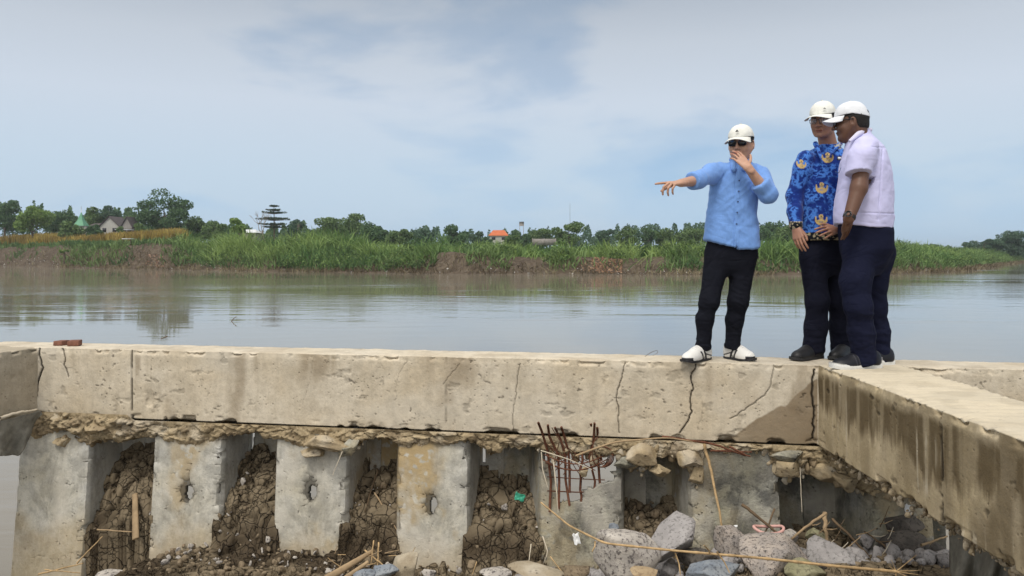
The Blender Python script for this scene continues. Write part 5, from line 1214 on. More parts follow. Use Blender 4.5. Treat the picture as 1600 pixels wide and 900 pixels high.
def head_sdf(v, H, jaw=1.0):
    k = H.s; e = lambda c, r, kk=.015, op='u', F=None: v.ell(H(*c), np.array(r)*k, F or H.M, kk*k, op)
    e((0, -.008, .03), (.074, .095, .092)); e((0, .022, -.04), (.060*jaw, .066, .078), .03)
    e((0, .070, -.096), (.024*jaw, .018, .017), .02)
    for s_ in (-1, 1):
        e((s_*.036, .058, -.032), (.026*jaw, .026, .026), .02); v.cone(H(s_*.062*jaw, .0, -.03), H(s_*.034*jaw, .05, -.088), .018*k, .014*k, .03*k)
    v.cone(H(-.030, .082, .022), H(.030, .082, .022), .009*k, .009*k, .012*k)
    for s_ in (-1, 1): e((s_*.031, .098, .004), (.018, .014, .011), .008, 's')
    v.cone(H(0, .088, .012), H(0, .109, -.026), .0075*k, .0115*k, .008*k)
    for s_ in (-1, 1): v.ell(H(s_*.0125, .099, -.030), np.array((.0085, .010, .007))*k, H.M, .005*k)
    for s_ in (-1, 1): e((s_*.031, .078, .003), (.0125, .0125, .0115), .002)
    v.cone(H(-.019, .086, -.058), H(.019, .086, -.058), .005*k, .005*k, .004*k); v.cone(H(0, .091, -.0565), H(0, .0905, -.0575), .0058*k, .0058*k, .006*k)
    v.cone(H(-.016, .085, -.068), H(.016, .085, -.068), .0055*k, .0055*k, .004*k)
    for s_ in (-1, 1):
        e((s_*.078, -.006, -.008), (.009, .019, .031), .008); e((s_*.084, -.001, -.004), (.006, .009, .017), .004, 's')
def head_col(H, V, col, skin, lipc=None, brow=(.02, .015, .012), eyes=True):
    a, b, c = H.loc(V); sk = np.asarray(skin)
    n = fbm(V*60, 3, 5)[:, None]; col = col*(.92+.16*n)
    lips = (np.abs(a) < .021) & (b > .080) & (np.abs(c+.0625) < .0105-.2*np.abs(a)); col[lips] = lipc if lipc is not None else sk*np.array([.85, .6, .58])
    ml = (np.abs(a) < .018) & (b > .080) & (np.abs(c+.0628) < .0017); col[ml] = sk*.25
    for s_ in (-1, 1):
        br = (np.abs(a-s_*.031) < .018) & (np.abs(c-.0235+.1*np.abs(np.abs(a)-.031)) < .0042) & (b > .06); col[br] = brow
        if eyes:
            ey = (np.hypot((a-s_*.031)/.0125, (c-.003)/.0052) < 1) & (b > .07); col[ey] = (.5, .47, .44); ir = (np.hypot(a-s_*.031, c-.003) < .0048) & (b > .07); col[ir] = (.02, .012, .01)
            li = (np.abs(np.hypot((a-s_*.031)/.0135, (c-.003)/.0062)-1) < .13) & (b > .07); col[li] = sk*.3
    nb = (np.abs(np.abs(a)-.0075) < .0035) & (c < -.034) & (c > -.040) & (b > .095); col[nb] = sk*.3
    return col
def cap_obj(H, parent, colr, m_, label=None, vent=False, bd=.074, gap=None, name='cap', bill=0.):
    k = H.s; nu, nv = 96, 30; th = np.linspace(0, 2*PI, nu, endpoint=False); ph = np.linspace(0, 1, nv)
    T, Pp = np.meshgrid(th, ph, indexing='ij'); s_ = np.sin(T); c_ = np.cos(T)      # theta 0 = front
    up = np.sin(Pp*PI/2)**1.0; rr = np.cos(Pp*PI/2)**.90
    seam = np.minimum.reduce([np.abs(((T-a_+PI) % (2*PI))-PI) for a_ in np.arange(6)*PI/3+PI/6*0]); groove = sm(.06, .0, seam)*.0030+.0034*(vn(np.stack([T*3, Pp*5, T*0], -1), 4)-.5)
    A = .083*s_*(rr-groove*10); B = -.006+.104*c_*(rr-groove*10)*(1-.03*(c_ > 0)); Cc = .034+.086*up+.010+.012*c_*0-.030*(1-up)*(c_ < 0)*np.abs(c_)
    bump_ = .0025*(fbm(np.stack([A*30, B*30, Cc*30], -1), 3, 2)-.5); A = A*(1+bump_*6); Cc = Cc+bump_
    V = H.c+k*(A[..., None]*H.r+B[..., None]*H.f+Cc[..., None]*H.u); F = gridF(nu, nv); 
    j = np.arange(nv-1); F = np.concatenate([F, np.stack([(nu-1)*nv+j, j, j+1, (nu-1)*nv+j+1], 1)])
    cen_t = T.ravel()[F[:, 0]]; cen_p = Pp.ravel()[F].mean(1)
    if vent:
        q = ((cen_t-PI)/.42)**2+((cen_p-.14)/.30)**2; F = F[~((q < 1) & (cen_p > .13))]
    Vv, F2, idx = compact(V.reshape(-1, 3), F)
    o = mk(name, Vv-parent['_o'], F2[:, ::-1].copy(), m_, parent, True); sd_ = o.modifiers.new('t', 'SOLIDIFY'); sd_.thickness = .0025; sd_.offset = 0
    # brim
    nu, nv = 40, 14; th = np.linspace(-1.12, 1.12, nu); q = np.linspace(0, 1, nv); T, Q = np.meshgrid(th, q, indexing='ij')
    ext = bd*np.clip(1-(np.abs(T)/1.16)**2.6, 0, 1)**.6
    A = (.080+ext*Q*.55)*np.sin(T); B = -.004+.100*np.cos(T)+ext*Q*.98; Cc = .044-bd*.22*Q-bill*Q-(A/.083)**2*.026*(.35+.65*Q)
    V = H.c+k*(A[..., None]*H.r+B[..., None]*H.f+Cc[..., None]*H.u)
    b_ = mk('brim', V.reshape(-1, 3)-parent['_o'], gridF(nu, nv), m_, o, True); sd_ = b_.modifiers.new('t', 'SOLIDIFY'); sd_.thickness = .0035; sd_.offset = 0
    Vb, Fb = tube([H(0, -.006, .132), H(0, -.006, .137)], .007*k, 8); mk('cap_button', Vb-parent['_o'], Fb, m_, o)
    return o
def hand_sdf(v, W, d, back, thumb, curl, th=(.5, .3), s=1., spread=.05, pk=.012):
    d = np.asarray(d, float); d /= np.linalg.norm(d); back = np.asarray(back, float); back -= d*(back @ d); back /= np.linalg.norm(back)
    t = np.cross(d, back); t = t if t @ np.asarray(thumb) > 0 else -t; W = np.asarray(W, float)
    kn = []
    for i, o_ in enumerate((.031, .0105, -.0105, -.030)):
        K = W+d*s*(.088, .092, .087, .078)[i]+t*o_*s+back*(.0, .004, .003, -.002)[i]*s; kn.append(K)
        v.cone(W+t*o_*.55*s, K, .0145*s, .0115*s, pk*s, sq=(back, .85))
    v.cone(W-d*.03*s, W+d*.02*s, .024*s, .024*s, .015*s, sq=(back, .72))
    for i in range(4):
        a = 0; p = kn[i]; L = np.array([.043, .026, .021])*s*(1, 1.1, 1.02, .8)[i]; r0 = (.0092, .0094, .009, .008)[i]*s; sp = (1.2, .4, -.4, -1.3)[i]*spread
        base = d*math.cos(sp)+t*math.sin(sp)
        for j in range(3):
            a += curl[i][j] if isinstance(curl[i], (tuple, list)) else curl[i]*(1, 1.1, .7)[j]
            q = p+L[j]*(base*math.cos(a)-back*math.sin(a)); v.cone(p, q, r0*(1-.1*j), r0*(.92-.1*j), .003*s); p = q
    p = W+d*.022*s+t*.022*s-back*.006*s; a, b = th
    for j, (L, r0) in enumerate(((.040, .0125), (.032, .0105), (.024, .009))):
        ang = a-j*.22; q = p+L*s*(d*math.cos(ang)+t*math.sin(ang)*1.-back*math.sin(b)*.7); v.cone(p, q, r0*s, r0*.88*s, .007*s if j == 0 else .004*s); p = q
def cloth_disp(V, F, fn): N = vnorm(V, F); return V+N*fn(V)[:, None]
M_skin = None
def skinmat(name):
    m, nt = mat(name); c = nt.attr('Col').outputs['Color']; oc = nt.n('ShaderNodeTexCoord').outputs['Object']
    finish(nt, c, .48, nt.bump(nt.noise(180, oc, 3), .08, .002), .4, **{'Subsurface Weight': .08, 'Subsurface Radius': (.02, .008, .004), 'Subsurface Scale': .3}); return m
M_skin = skinmat('skin'); M_hair = plain('black_hair', (.012, .010, .009), .6, .35, 200, .3, .6)
M_clothc = vcol('woven_cloth', .85, .15, .2, 500, .15, .16); M_clothw = vcol('white_shirt_cloth', .85, .15, .2, 500, .1, .14); M_dark = vcol('trouser_cloth', .9, .1, .3, 350, 0, .3)
M_capw = plain('cream_cap_cloth', (.76, .76, .71), .9, .1, 13, .07, .7); M_capg = plain('white_cap_cloth', (.74, .76, .80), .9, .1, 13, .06, .7)
M_blk = plain('black_gloss_plastic', (.012, .012, .014), .18, .6); M_shoe = vcol('shoe_leather', .5, .4, .1, 200); M_sole = plain('white_rubber', (.74, .74, .72), .7, .3, 60, .06)
M_dsole = plain('dark_rubber', (.03, .03, .032), .7, .3, 60, .2); M_metal = plain('watch_metal', (.30, .31, .33), .3, .5, metal=.9); M_lens = plain('smoked_lens', (.008, .008, .010), .06, .7)
M_btn = plain('dark_blue_button', (.05, .09, .22), .4, .4); M_rim = plain('thin_dark_frame', (.03, .028, .028), .35, .5)
mg, ntg = mat('clear_lens'); pg = ntg.n('ShaderNodeBsdfPrincipled', {'Base Color': (.75, .78, .8, 1), 'Roughness': .05, 'Alpha': .18}); ntg.n('ShaderNodeOutputMaterial', {'Surface': pg.outputs[0]})
def person(loc, label):
    p = empty('person', tuple(loc), label, 'person'); p['_o'] = [float(x) for x in loc]; return p
def put(name, v, m_, parent, col, fn=None, rl=1, smooth=True):
    V, F = v.mesh(); V = relax(V, F, rl) if rl else V
    if fn is not None: V = cloth_disp(V, F, fn)
    c = col(V) if callable(col) else np.tile(np.asarray(col, float), (len(V), 1))
    return mk(name, V-np.array(parent['_o']), F, m_, parent, smooth, col=c)
def small(name, V, F, m_, par, root): return mk(name, np.asarray(V)-np.array(root['_o']), F, m_, par)
def glasses(H, root, dark=True, w=.0245, h=.0175):
    V, F = merge([tube([H(-.010, .104, .010), H(0, .108, .012), H(.010, .104, .010)], .0022*H.s, 6)]+[tube([H(s_*.057, .094, .013), H(s_*.074, .06, .012), H(s_*.081, -.01, .008)], (.0035 if dark else .0018)*H.s, 6) for s_ in (-1, 1)])
    o = small('sunglasses' if dark else 'glasses', V, F, M_blk if dark else M_rim, root, root)
    for s_ in (-1, 1):
        n = 28; t = np.linspace(0, 2*PI, n, endpoint=False); a = np.sign(np.cos(t))*np.abs(np.cos(t))**.6*w; c = np.sign(np.sin(t))*np.abs(np.sin(t))**.65*h
        ring = []
        for off, sc_ in ((.000, .90), (.003, 1.0), (.006, .93)):
            ring.append(np.array([H(s_*(.033+a_*sc_*s_), .102-abs(.033*s_+a_*sc_)*.16+off-.002, .004+c_*sc_-.0) for a_, c_ in zip(a, c)]))
        V = np.concatenate(ring+[ring[2].mean(0)[None], ring[0].mean(0)[None]]); F = gridF(3, n, True)
        if dark:
            i = np.arange(n); F = F.tolist()+[[2*n+k, 2*n+(k+1) % n, 3*n] for k in range(n)]+[[(k+1) % n, k, 3*n+1] for k in range(n)]
            me = mk('lens', V-np.array(root['_o']), F, M_lens, o)
        else:
            R = [H(s_*.033+a_, .103-abs(.033*s_+a_)*.16, .004+c_) for a_, c_ in zip(np.r_[a, a[:1]], np.r_[c, c[:1]])]
            V2, F2 = tube(R, .0014*H.s, 5, cap=False); small('rim', V2, F2, M_rim, o, root)
            me = mk('lens', ring[1]-np.array(root['_o']), [list(range(n))], mg, o, False)
    return o
def hair(H, root, yb=.02, low=-.045, ext=1.0):
    v = Vol(H.c-.16*H.s, H.c+.16*H.s, .004); k = H.s
    v.ell(H(0, -.012, .026), np.array((.080*ext, .098*ext, .092))*k, H.M, 0)
    v.ell(H(0, -.040, -.03), np.array((.062*ext, .062*ext, .05))*k, H.M, .02)
    def f(X, Y, Z):
        x, y, z = X-H.c[0], Y-H.c[1], Z-H.c[2]; a = (x*H.r[0]+y*H.r[1]+z*H.r[2])/k; b = (x*H.f[0]+y*H.f[1]+z*H.f[2])/k; c = (x*H.u[0]+y*H.u[1]+z*H.u[2])/k
        return k*np.maximum(np.maximum(b-np.where(c > .03, .045, yb-.2*(.03-c)), low-.0-c+.4*np.maximum(b+.03, 0)), c-.062)
    v.cut(f); return put('hair', v, M_hair, root, (.01, .01, .01), lambda V: .003*(fbm(V*90, 3, 3)-.5))
def shoe(root, heel, toe, wd, hgt, up_col, sole_m, name='shoe', sole_h=.022, paint=None, label=None):
    heel = np.asarray(heel, float); toe = np.asarray(toe, float); L = np.linalg.norm((toe-heel)[:2]); f = (toe-heel)/np.linalg.norm(toe-heel); r = np.cross(f, [0, 0, 1.]); r /= np.linalg.norm(r); u = np.cross(r, f)
    pt = lambda a, b, c: heel+r*a+f*b*L+u*c
    lo = np.minimum(heel, toe)-.08; hi = np.maximum(heel, toe)+.12; v = Vol(lo, hi, .004); F3 = [r, f, u]; w2 = wd/2
    v.ell(pt(0, .17, .055), (w2*.80, L*.17, .055), F3, .0); v.cone(pt(0, .16, .04), pt(0, .15, hgt), w2*.78, w2*.66, .02); v.ell(pt(0, .42, .05), (w2*.86, L*.28, .056), F3, .04)
    v.ell(pt(0, .72, .028), (w2*1.0, L*.26, .046), F3, .04)
    v.cone(pt(0, .22, hgt*.92), pt(0, .55, .062), w2*.5, w2*.45, .03)
    zc = sole_h*.6+heel[2]
    v.cut(lambda X, Y, Z: zc-Z+0*X)
    V, F = v.mesh(); V = relax(V, F, 1); q = V-heel; a, b, c = q @ r, (q @ f)/L, q @ u; col = np.tile(np.asarray(up_col, float), (len(V), 1))
    if paint: col = paint(a/w2, b, c, col)
    o = mk(name, V-np.array(root['_o']), F, M_shoe, root, True, col=col)
    if label: o['label'] = label
    # sole: lofted outline
    n = 48; t = np.linspace(0, 2*PI, n, endpoint=False); bb = .5-.5*np.cos(t); wv = w2*1.06*np.where(bb < .5, .80+.04*np.sin(bb*PI), .80+.28*np.sin((bb-.5)*PI*1.0)**1)*np.abs(np.sin(t))**.55*np.sign(np.sin(t))
    rings = []
    for hh, sc_ in ((0., .94), (.004, 1.0), (sole_h*.8, 1.02), (sole_h, .97)): rings.append(np.array([pt(wv[i]*sc_, .5+(bb[i]-.5)*1.03*(.97+.03*sc_), hh+(.012*max(0, bb[i]-.85)/.15)) for i in range(n)]))
    V = np.concatenate(rings); F = gridF(4, n, True).tolist()+[list(range(n))[::-1], [3*n+i for i in range(n)]]
    mk('sole', V-np.array(root['_o']), F, sole_m, o, True)
    return o
def loftbox(v, A, *a, **k): v.loft(*a, **k)

SK1 = np.array((.50, .29, .20)); SK2 = np.array((.34, .175, .115)); SK3 = np.array((.135, .066, .042))
# ============ the pointing man
Yf = 5.28
def P1():
    base = wp(1130, 561, Yf); base[2] = 0; root = person(base, 'man in a light blue shirt and sunglasses pointing to the left while covering his mouth')
    o0 = np.array(root['_o']); q = lambda x, y, Y: wp(x, y, Y)
    yawT = .10; T = Fr((0, 0, 0), yawT); R_, F_ = T.r, T.f
    H = Fr(q(1158, 225, 5.27), .55, .10, 0, 1.02)
    shR, elR, wrR = q(1116, 270, 5.28), q(1093, 281, 5.10), q(1064, 286, 4.93)
    shL, elL, wrL = q(1185, 272, 5.30), q(1200, 304, 5.12), q(1169, 262, 5.06)
    # body
    v = Vol((min(q(1020, 300, 4.8)[0], 9), 4.70, q(0, 430, 5.3)[2]), (q(1225, 0, 5.5)[0], 5.50, q(0, 190, 5.3)[2]), .0038)
    head_sdf(v, H); v.cone(H(0, -.02, -.06), q(1158, 262, 5.31), .055, .060, .02)
    v.loft([(q(0, y, 5.3)[2], q(x, 0, 5.3)[0], 5.3, w_, d_) for y, x, w_, d_ in ((258, 1156, .09, .07), (275, 1150, .15, .09), (320, 1146, .14, .10), (385, 1144, .13, .09), (402, 1144, .08, .06))], R_, F_, .02)
    v.chain([shR, elR, wrR], [.045, .040, .026], .02); v.chain([shL, elL, wrL], [.045, .042, .027], .02)
    # pointing hand: index reaching out, the others hanging
    dR = q(1043, 287, 4.87)-wrR; hand_sdf(v, wrR, dR, (0, -.25, 1.), (0, 1, .2), [(.02, .05, .05), (.55, .75, .45), (.75, .8, .4), (.85, .8, .4)], (.55, .8), 1.0, .12)
    dL = q(1146, 236, 5.13)-wrL; hand_sdf(v, wrL, dL, (.15, -1, .25), (.75, 0, .6), [(.18, .3, .2), (.15, .3, .2), (.15, .3, .25), (.2, .35, .25)], (1.0, .1), .95, .08)
    def col(V):
        c = np.tile(SK1, (len(V), 1)); c = head_col(H, V, c, SK1, eyes=False); return c
    put('body', v, M_skin, root, col)
    hair(H, root); c_ = cap_obj(H, root, None, M_capw, bd=.070)
    # small dark triangle mark on the cap front
    pts = [H(*a) for a in ((-.014, .1000, .078), (.010, .1005, .078), (-.002, .0975, .093))]; pts2 = [p+H.f*.003 for p in pts]
    m_ = mk('cap_mark', np.array(pts+pts2)-o0, [[0, 1, 2], [5, 4, 3], [0, 3, 4, 1], [1, 4, 5, 2], [2, 5, 3, 0]], M_blk, c_, False)
    glasses(H, root, True, .0275, .0205)
    # shirt
    h = .0048; v = Vol((q(1060, 0, 4.9)[0], 4.86, q(0, 395, 5.3)[2]), (q(1222, 0, 5.5)[0], 5.52, q(0, 240, 5.3)[2]), h)
    secs = [(252, 1158, .062, .064), (255, 1157, .070, .068), (260, 1153, .115, .080), (267, 1150, .148, .094), (285, 1147, .160, .108), (310, 1146, .156, .112), (340, 1144, .166, .114), (370, 1143, .180, .118), (392, 1143, .190, .122)]
    v.loft([(q(0, y, 5.3)[2], q(x, 0, 5.3)[0], 5.30, w_, d_) for y, x, w_, d_ in secs], R_, F_, .02)
    v.chain([q(1126, 268, 5.30), q(1112, 272, 5.25), elR], [.056, .057, .048], .03)
    cuR = elR+(wrR-elR)*.40; v.cone(elR, cuR, .048, .047, .02); v.cone(elR+(cuR-elR)*.45, cuR, .053, .055, .002)
    v.chain([q(1178, 270, 5.32), q(1188, 276, 5.30), elL], [.057, .059, .052], .03)
    cuL = elL+(wrL-elL)*.42; v.cone(elL, cuL, .055, .050, .02); v.cone(elL+(cuL-elL)*.45, cuL, .055, .057, .002)
    nR = (wrR-elR)/np.linalg.norm(wrR-elR); nL = (wrL-elL)/np.linalg.norm(wrL-elL)
    # collar
    for s_ in (-1, 1): v.cone(q(1158+s_*13, 249, 5.27), q(1155+s_*8, 265, 5.185), .014, .009, .004, sq=(F_, .6)); v.cone(q(1158+s_*13, 249, 5.27), q(1158+s_*10, 249, 5.34), .014, .014, .004)
    def hem(X, Y, Z):
        px_ = 800+X/5.25*FPX; zz = np.interp(px_.ravel(), [1095, 1103, 1125, 1144, 1147, 1150, 1180, 1190], [q(0, y, 5.22)[2] for y in (368, 372, 380, 386, 376, 388, 387, 384)]).reshape(px_.shape); return zz-Z+0*Y
    v.cut(hem)
    sl, X, Y, Z = v.blk(cuR-.1, cuR+.1)
    for cu, n_ in ((cuR, nR), (cuL, nL)):
        c2 = cu+n_*.062; v.cone(cu+n_*.062, cu+n_*.09, .07, .07, 0, 's'); 
        sl, X, Y, Z = v.blk(cu-.08, cu+.10, 0); pl = (X-cu[0])*n_[0]+(Y-cu[1])*n_[1]+(Z-cu[2])*n_[2]; rad = np.sqrt((X-cu[0])**2+(Y-cu[1])**2+(Z-cu[2])**2)
        v.d[sl] = np.where(rad < .1, np.maximum(v.d[sl], np.minimum(pl-.0, .02).astype(np.float32)), v.d[sl])
    def fn(V):
        W = V+.05*(np.stack([fbm(V*4, 2, 3), fbm(V*4, 2, 4), fbm(V*4, 2, 5)], -1)-.5)
        a = W[:, 0]*.75+W[:, 2]*.66; b = -W[:, 0]*.66+W[:, 2]*.75
        f = .008*ridge(np.stack([a*11, W[:, 1]*3, b*2.6], -1), (1, 1, 1), 15)+.0065*ridge(np.stack([a*2.6, W[:, 1]*3, b*13], -1), (1, 1, 1), 16)+.003*ridge(W, (14, 10, 5), 12)
        px_ = 800+V[:, 0]/V[:, 1]*FPX; fr = V[:, 1] < 5.27; f = f+np.where(fr, .0035*sm(4.2, 3.4, np.abs(px_-1151-(V[:, 2]-.9)*4))-.006*sm(1.0, .2, np.abs(px_-1147-(V[:, 2]-.9)*4)), 0)
        return f-.002
    def colS(V):
        c = np.tile(np.array((.18, .345, .73)), (len(V), 1)); n = fbm(V*np.array([240, 240, 60]), 2, 3)[:, None]; c = c*(.90+.2*n)
        px_ = 800+V[:, 0]/V[:, 1]*FPX; return c
    sh = put('shirt', v, M_clothc, root, colS, fn)
    for (x, y) in ((1155, 282), (1154, 299), (1153, 315), (1152, 332), (1151, 350)):
        # find the shirt's front at that point
        V = np.array([vv.co[:] for vv in sh.data.vertices])+o0; pp = 800+V[:, 0]/V[:, 1]*FPX; pyy = HOR-(V[:, 2]-CH)/V[:, 1]*FPX; k = (np.hypot(pp-x, pyy-y) < 3) & (V[:, 1] < 5.35); yb = V[k, 1].min() if k.any() else 5.18
        b = q(x, y, yb); Vb, Fb = tube([b-np.array([0, .0035, 0]), b+np.array([0, .003, 0])], .0055, 10); small('button', Vb, Fb, M_btn, sh, root)
    # trousers
    v = Vol((q(1078, 0, 5.3)[0], 5.08, 0.0), (q(1200, 0, 5.5)[0], 5.52, q(0, 365, 5.3)[2]), .005)
    z = lambda y: q(0, y, 5.3)[2]; X_ = lambda x: q(x, 0, 5.3)[0]
    v.loft([(z(y), X_(x), 5.31, w_, d_) for y, x, w_, d_ in ((370, 1144, .165, .105), (385, 1144, .168, .108), (402, 1143, .160, .108), (418, 1142, .125, .09), (430, 1141, .07, .06))], R_, F_, .03)
    v.chain([q(1121, 400, 5.31), q(1108, 470, 5.26), q(1101, 500, 5.28), q(1099, 546, 5.31)], [.086, .059, .051, .044], .04)
    v.chain([q(1162, 400, 5.31), q(1153, 470, 5.29), q(1148, 500, 5.32), q(1144, 546, 5.36)], [.088, .062, .052, .044], .04)
    for c_, n_ in ((q(1099, 549, 5.31), 1), (q(1144, 549, 5.36), 1)): v.cone(c_+np.array([0, 0, .04]), c_-np.array([0, 0, .005]), .050, .047, .01)
    v.cut(lambda X, Y, Z: z(546)-Z+.02*np.sin(X*60)*.2+0*Y)
    def fnt(V): kk = V[:, 2]+V[:, 0]*.5; f = .0045*ridge(np.stack([V[:, 0]*5, V[:, 1]*5, kk*16], -1), (1, 1, 1), 21)*sm(.9, .2, np.abs(V[:, 2]-z(470))*3)+.005*ridge(V, (8, 8, 24), 22)*sm(z(500), z(540), V[:, 2])+.003*ridge(V, (10, 10, 4), 23); return f
    put('trousers', v, M_dark, root, lambda V: np.tile(np.array((.010, .011, .017)), (len(V), 1)), fnt)
    def pnt(a, b, c, col):
        out = np.abs(a) > .45
        for b0 in (.34, .46):
            col[out & (np.abs(b-b0-1.8*(c-.03)) < .030) & (c < .072)] = (.015, .015, .02)
        col[out & (np.abs(c-.030-.08*(b-.1)) < .0045) & (b < .34)] = (.015, .015, .02)
        col[out & (np.abs(b-.38+1.2*(c-.03)) < .014) & (c < .055)] = (.015, .015, .02)
        col[(b > .84) & (c < .036)] = (.03, .03, .035)
        la = (np.abs(a) < .4) & (b > .38) & (b < .68) & (np.sin(b*120) > .75); col[la] = (.5, .5, .5); return col
    shoe(root, q(1108, 556, 5.38)*[1, 1, 0], q(1068, 560, 5.17)*[1, 1, 0],   .104, .100, (.74, .73, .70), M_dsole, sole_h=.016, paint=pnt)
    shoe(root, q(1133, 556, 5.44)*[1, 1, 0], q(1179, 561, 5.24)*[1, 1, 0],   .104, .100, (.74, .73, .70), M_dsole, sole_h=.016, paint=pnt)
P1()
# ============ the man in blue batik
def P2():
    Yb = 5.38; base = wp(1285, 562, Yb); base[2] = 0; root = person(base, 'man in a blue batik shirt with gold emblems, white cap and glasses, looking left'); o0 = np.array(root['_o']); q = wp
    T = Fr((0, 0, 0), .35); R_, F_ = T.r, T.f
    H = Fr(q(1286, 188, 5.36), .72, .20, 0, 1.02)
    shR, elR, wrR = q(1259, 248, 5.36), q(1241, 306, 5.38), q(1244, 356, 5.26)
    shL, elL, wrL = q(1322, 250, 5.45), q(1332, 312, 5.45), q(1307, 358, 5.24)
    v = Vol((q(1225, 0, 5.3)[0], 5.02, q(0, 430, 5.4)[2]), (q(1355, 0, 5.5)[0], 5.60, q(0, 150, 5.3)[2]), .0038)
    head_sdf(v, H, 1.02); v.cone(H(0, -.02, -.06), q(1296, 236, 5.42), .056, .062, .02)
    v.loft([(q(0, y, 5.4)[2], q(x, 0, 5.4)[0], 5.41, w_, d_) for y, x, w_, d_ in ((232, 1294, .09, .07), (250, 1290, .15, .09), (320, 1288, .14, .10), (385, 1287, .11, .08), (404, 1287, .06, .05))], R_, F_, .02)
    v.chain([shR, elR, wrR], [.045, .040, .027], .02); v.chain([shL, elL, wrL], [.045, .042, .028], .02)
    hand_sdf(v, wrR, q(1248, 376, 5.2)-wrR, (-.75, -.7, .1), (.6, -.7, 0), [(.25, .3, .2), (.3, .35, .2), (.35, .35, .25), (.4, .4, .25)], (.45, .3), 1.0, .05)
    hand_sdf(v, wrL, q(1291, 361, 5.17)-wrL, (-.1, -1, .35), (-.2, 0, 1), [(.25, .3, .2), (.2, .3, .2), (.15, .3, .2), (.15, .3, .2)], (.6, .1), 1.0, .12)
    put('body', v, M_skin, root, lambda V: head_col(H, V, np.tile(SK2, (len(V), 1)), SK2))
    hair(H, root, ext=.99); c_ = cap_obj(H, root, None, M_capw, bd=.082, bill=-.012); glasses(H, root, False)
    m1 = [H(-.052, .079, .078), H(-.036, .090, .078), H(-.044, .083, .086)]; mk('cap_mark', np.array(m1+[p+H.f*.003-H.r*.002 for p in m1])-o0, [[0, 1, 2], [5, 4, 3], [0, 3, 4, 1], [1, 4, 5, 2], [2, 5, 3, 0]], M_blk, c_, False)
    v = Vol((q(1222, 0, 5.3)[0], 5.05, q(0, 382, 5.3)[2]), (q(1360, 0, 5.5)[0], 5.62, q(0, 212, 5.3)[2]), .0046)
    secs = [(227, 1295, .066, .068), (231, 1294, .078, .074), (237, 1291, .130, .085), (244, 1289, .160, .10), (262, 1288, .172, .122), (300, 1286, .168, .135), (345, 1285, .172, .142), (382, 1285, .170, .138)]
    v.loft([(q(0, y, 5.4)[2], q(x, 0, 5.4)[0], 5.41, w_, d_) for y, x, w_, d_ in secs], R_, F_, .02)
    for a, b, c in ((shR, elR, wrR), (shL, elL, wrL)): v.chain([a, a+(b-a)*.3, b, b+(c-b)*.5, b+(c-b)*.92], [.056, .059, .052, .049, .042], .03)
    nk = q(1288, 240, 5.26)
    v.cone(q(1284, 222, 5.25), q(1288, 248, 5.23), .050, .012, .004, 's')
    for a, b in (((1274, 224, 5.33), (1283, 246, 5.25)), ((1313, 224, 5.34), (1293, 246, 5.25))): v.cone(q(*a), q(*b), .014, .008, .006, sq=(F_, .6))
    v.cone(q(1285, 220, 5.24), q(1288, 246, 5.23), .042, .008, .003, 's')
    v.cut(lambda X, Y, Z: q(0, 374.5, 5.27)[2]-Z+0*X+0*Y)
    def fn(V): return .0045*ridge(V, (9, 9, 4), 31)+.003*ridge(np.stack([V[:, 0]*8+V[:, 2]*8, V[:, 1]*6, V[:, 2]*8-V[:, 0]*4], -1), (1, 1, 1), 32)-.002
    def colB(V):
        N = fbm(V*26, 3, 41); d1_, d2_, idc = voro(V*np.array([17, 17, 17]), 42); dd1, dd2, _ = voro(V*52, 43)
        c = np.tile(np.array((.008, .030, .20)), (len(V), 1))
        Wb = V+.03*(np.stack([fbm(V*14, 2, 3), fbm(V*14, 2, 4), fbm(V*14, 2, 5)], -1)-.5)
        lacy = np.abs(fbm(Wb*44, 3, 46)-.5)*2; fl = (sm(.26, .10, lacy)*sm(.34, .52, fbm(V*13, 3, 47)))[:, None]; c = c*(1-fl)+fl*np.array((.07, .22, .66))
        fl = (sm(.30, .16, dd1)*sm(.62, .35, d1_))[:, None]*.8; c = c*(1-fl)+fl*np.array((.04, .14, .50))
        w_ = (sm(.055, .02, d1_)*(idc > .82))[:, None]; c = c*(1-w_)+w_*np.array((.6, .65, .7))
        px_ = 800+V[:, 0]/V[:, 1]*FPX; py_ = HOR-(V[:, 2]-CH)/V[:, 1]*FPX; fr = V[:, 1] < 5.42
        # border pattern at hem and cuffs
        bd_ = (py_ > 363.5) | ((px_ < 1254) & (py_ > 346)); bn = fbm(V*70, 2, 45); bc = np.where((bn > .52)[:, None], np.array((.42, .36, .24)), np.array((.008, .010, .016))); c = np.where(bd_[:, None], bc, c)
        cl = (np.hypot(px_-1311, py_-224) < 9) & (bn > .5); c[cl] = (.45, .42, .34)
        # gold winged crests
        for ex, ey, s_, lean in ((1293, 246, .95, .05), (1252, 256, .8, .3), (1284, 293, 1., 0), (1283, 343, 1., 0), (1256, 322, 0, 0)):
            if s_ == 0: continue
            u_ = (px_-ex)/(10.5*s_); w_ = -(py_-ey)/(10.5*s_)+lean*u_*.5
            wing = (np.hypot(u_, w_-.28) > .72) & (np.hypot(u_, w_-.06) < .94) & (w_ < .42)
            dome = ((u_/.36)**2+((w_-.38)/.42)**2 < 1); band = dome & (np.abs(w_-.25) < .06); basep = (np.abs(u_) < .5) & (np.abs(w_+.2) < .16)
            g = fr & (wing | dome | basep); c[g] = (.56, .40, .16); c[fr & band] = (.05, .06, .14); c[fr & dome & (np.hypot(u_, w_-.5) < .12)] = (.14, .10, .05)
        return c
    put('batik_shirt', v, M_clothc, root, colB, fn, rl=1)
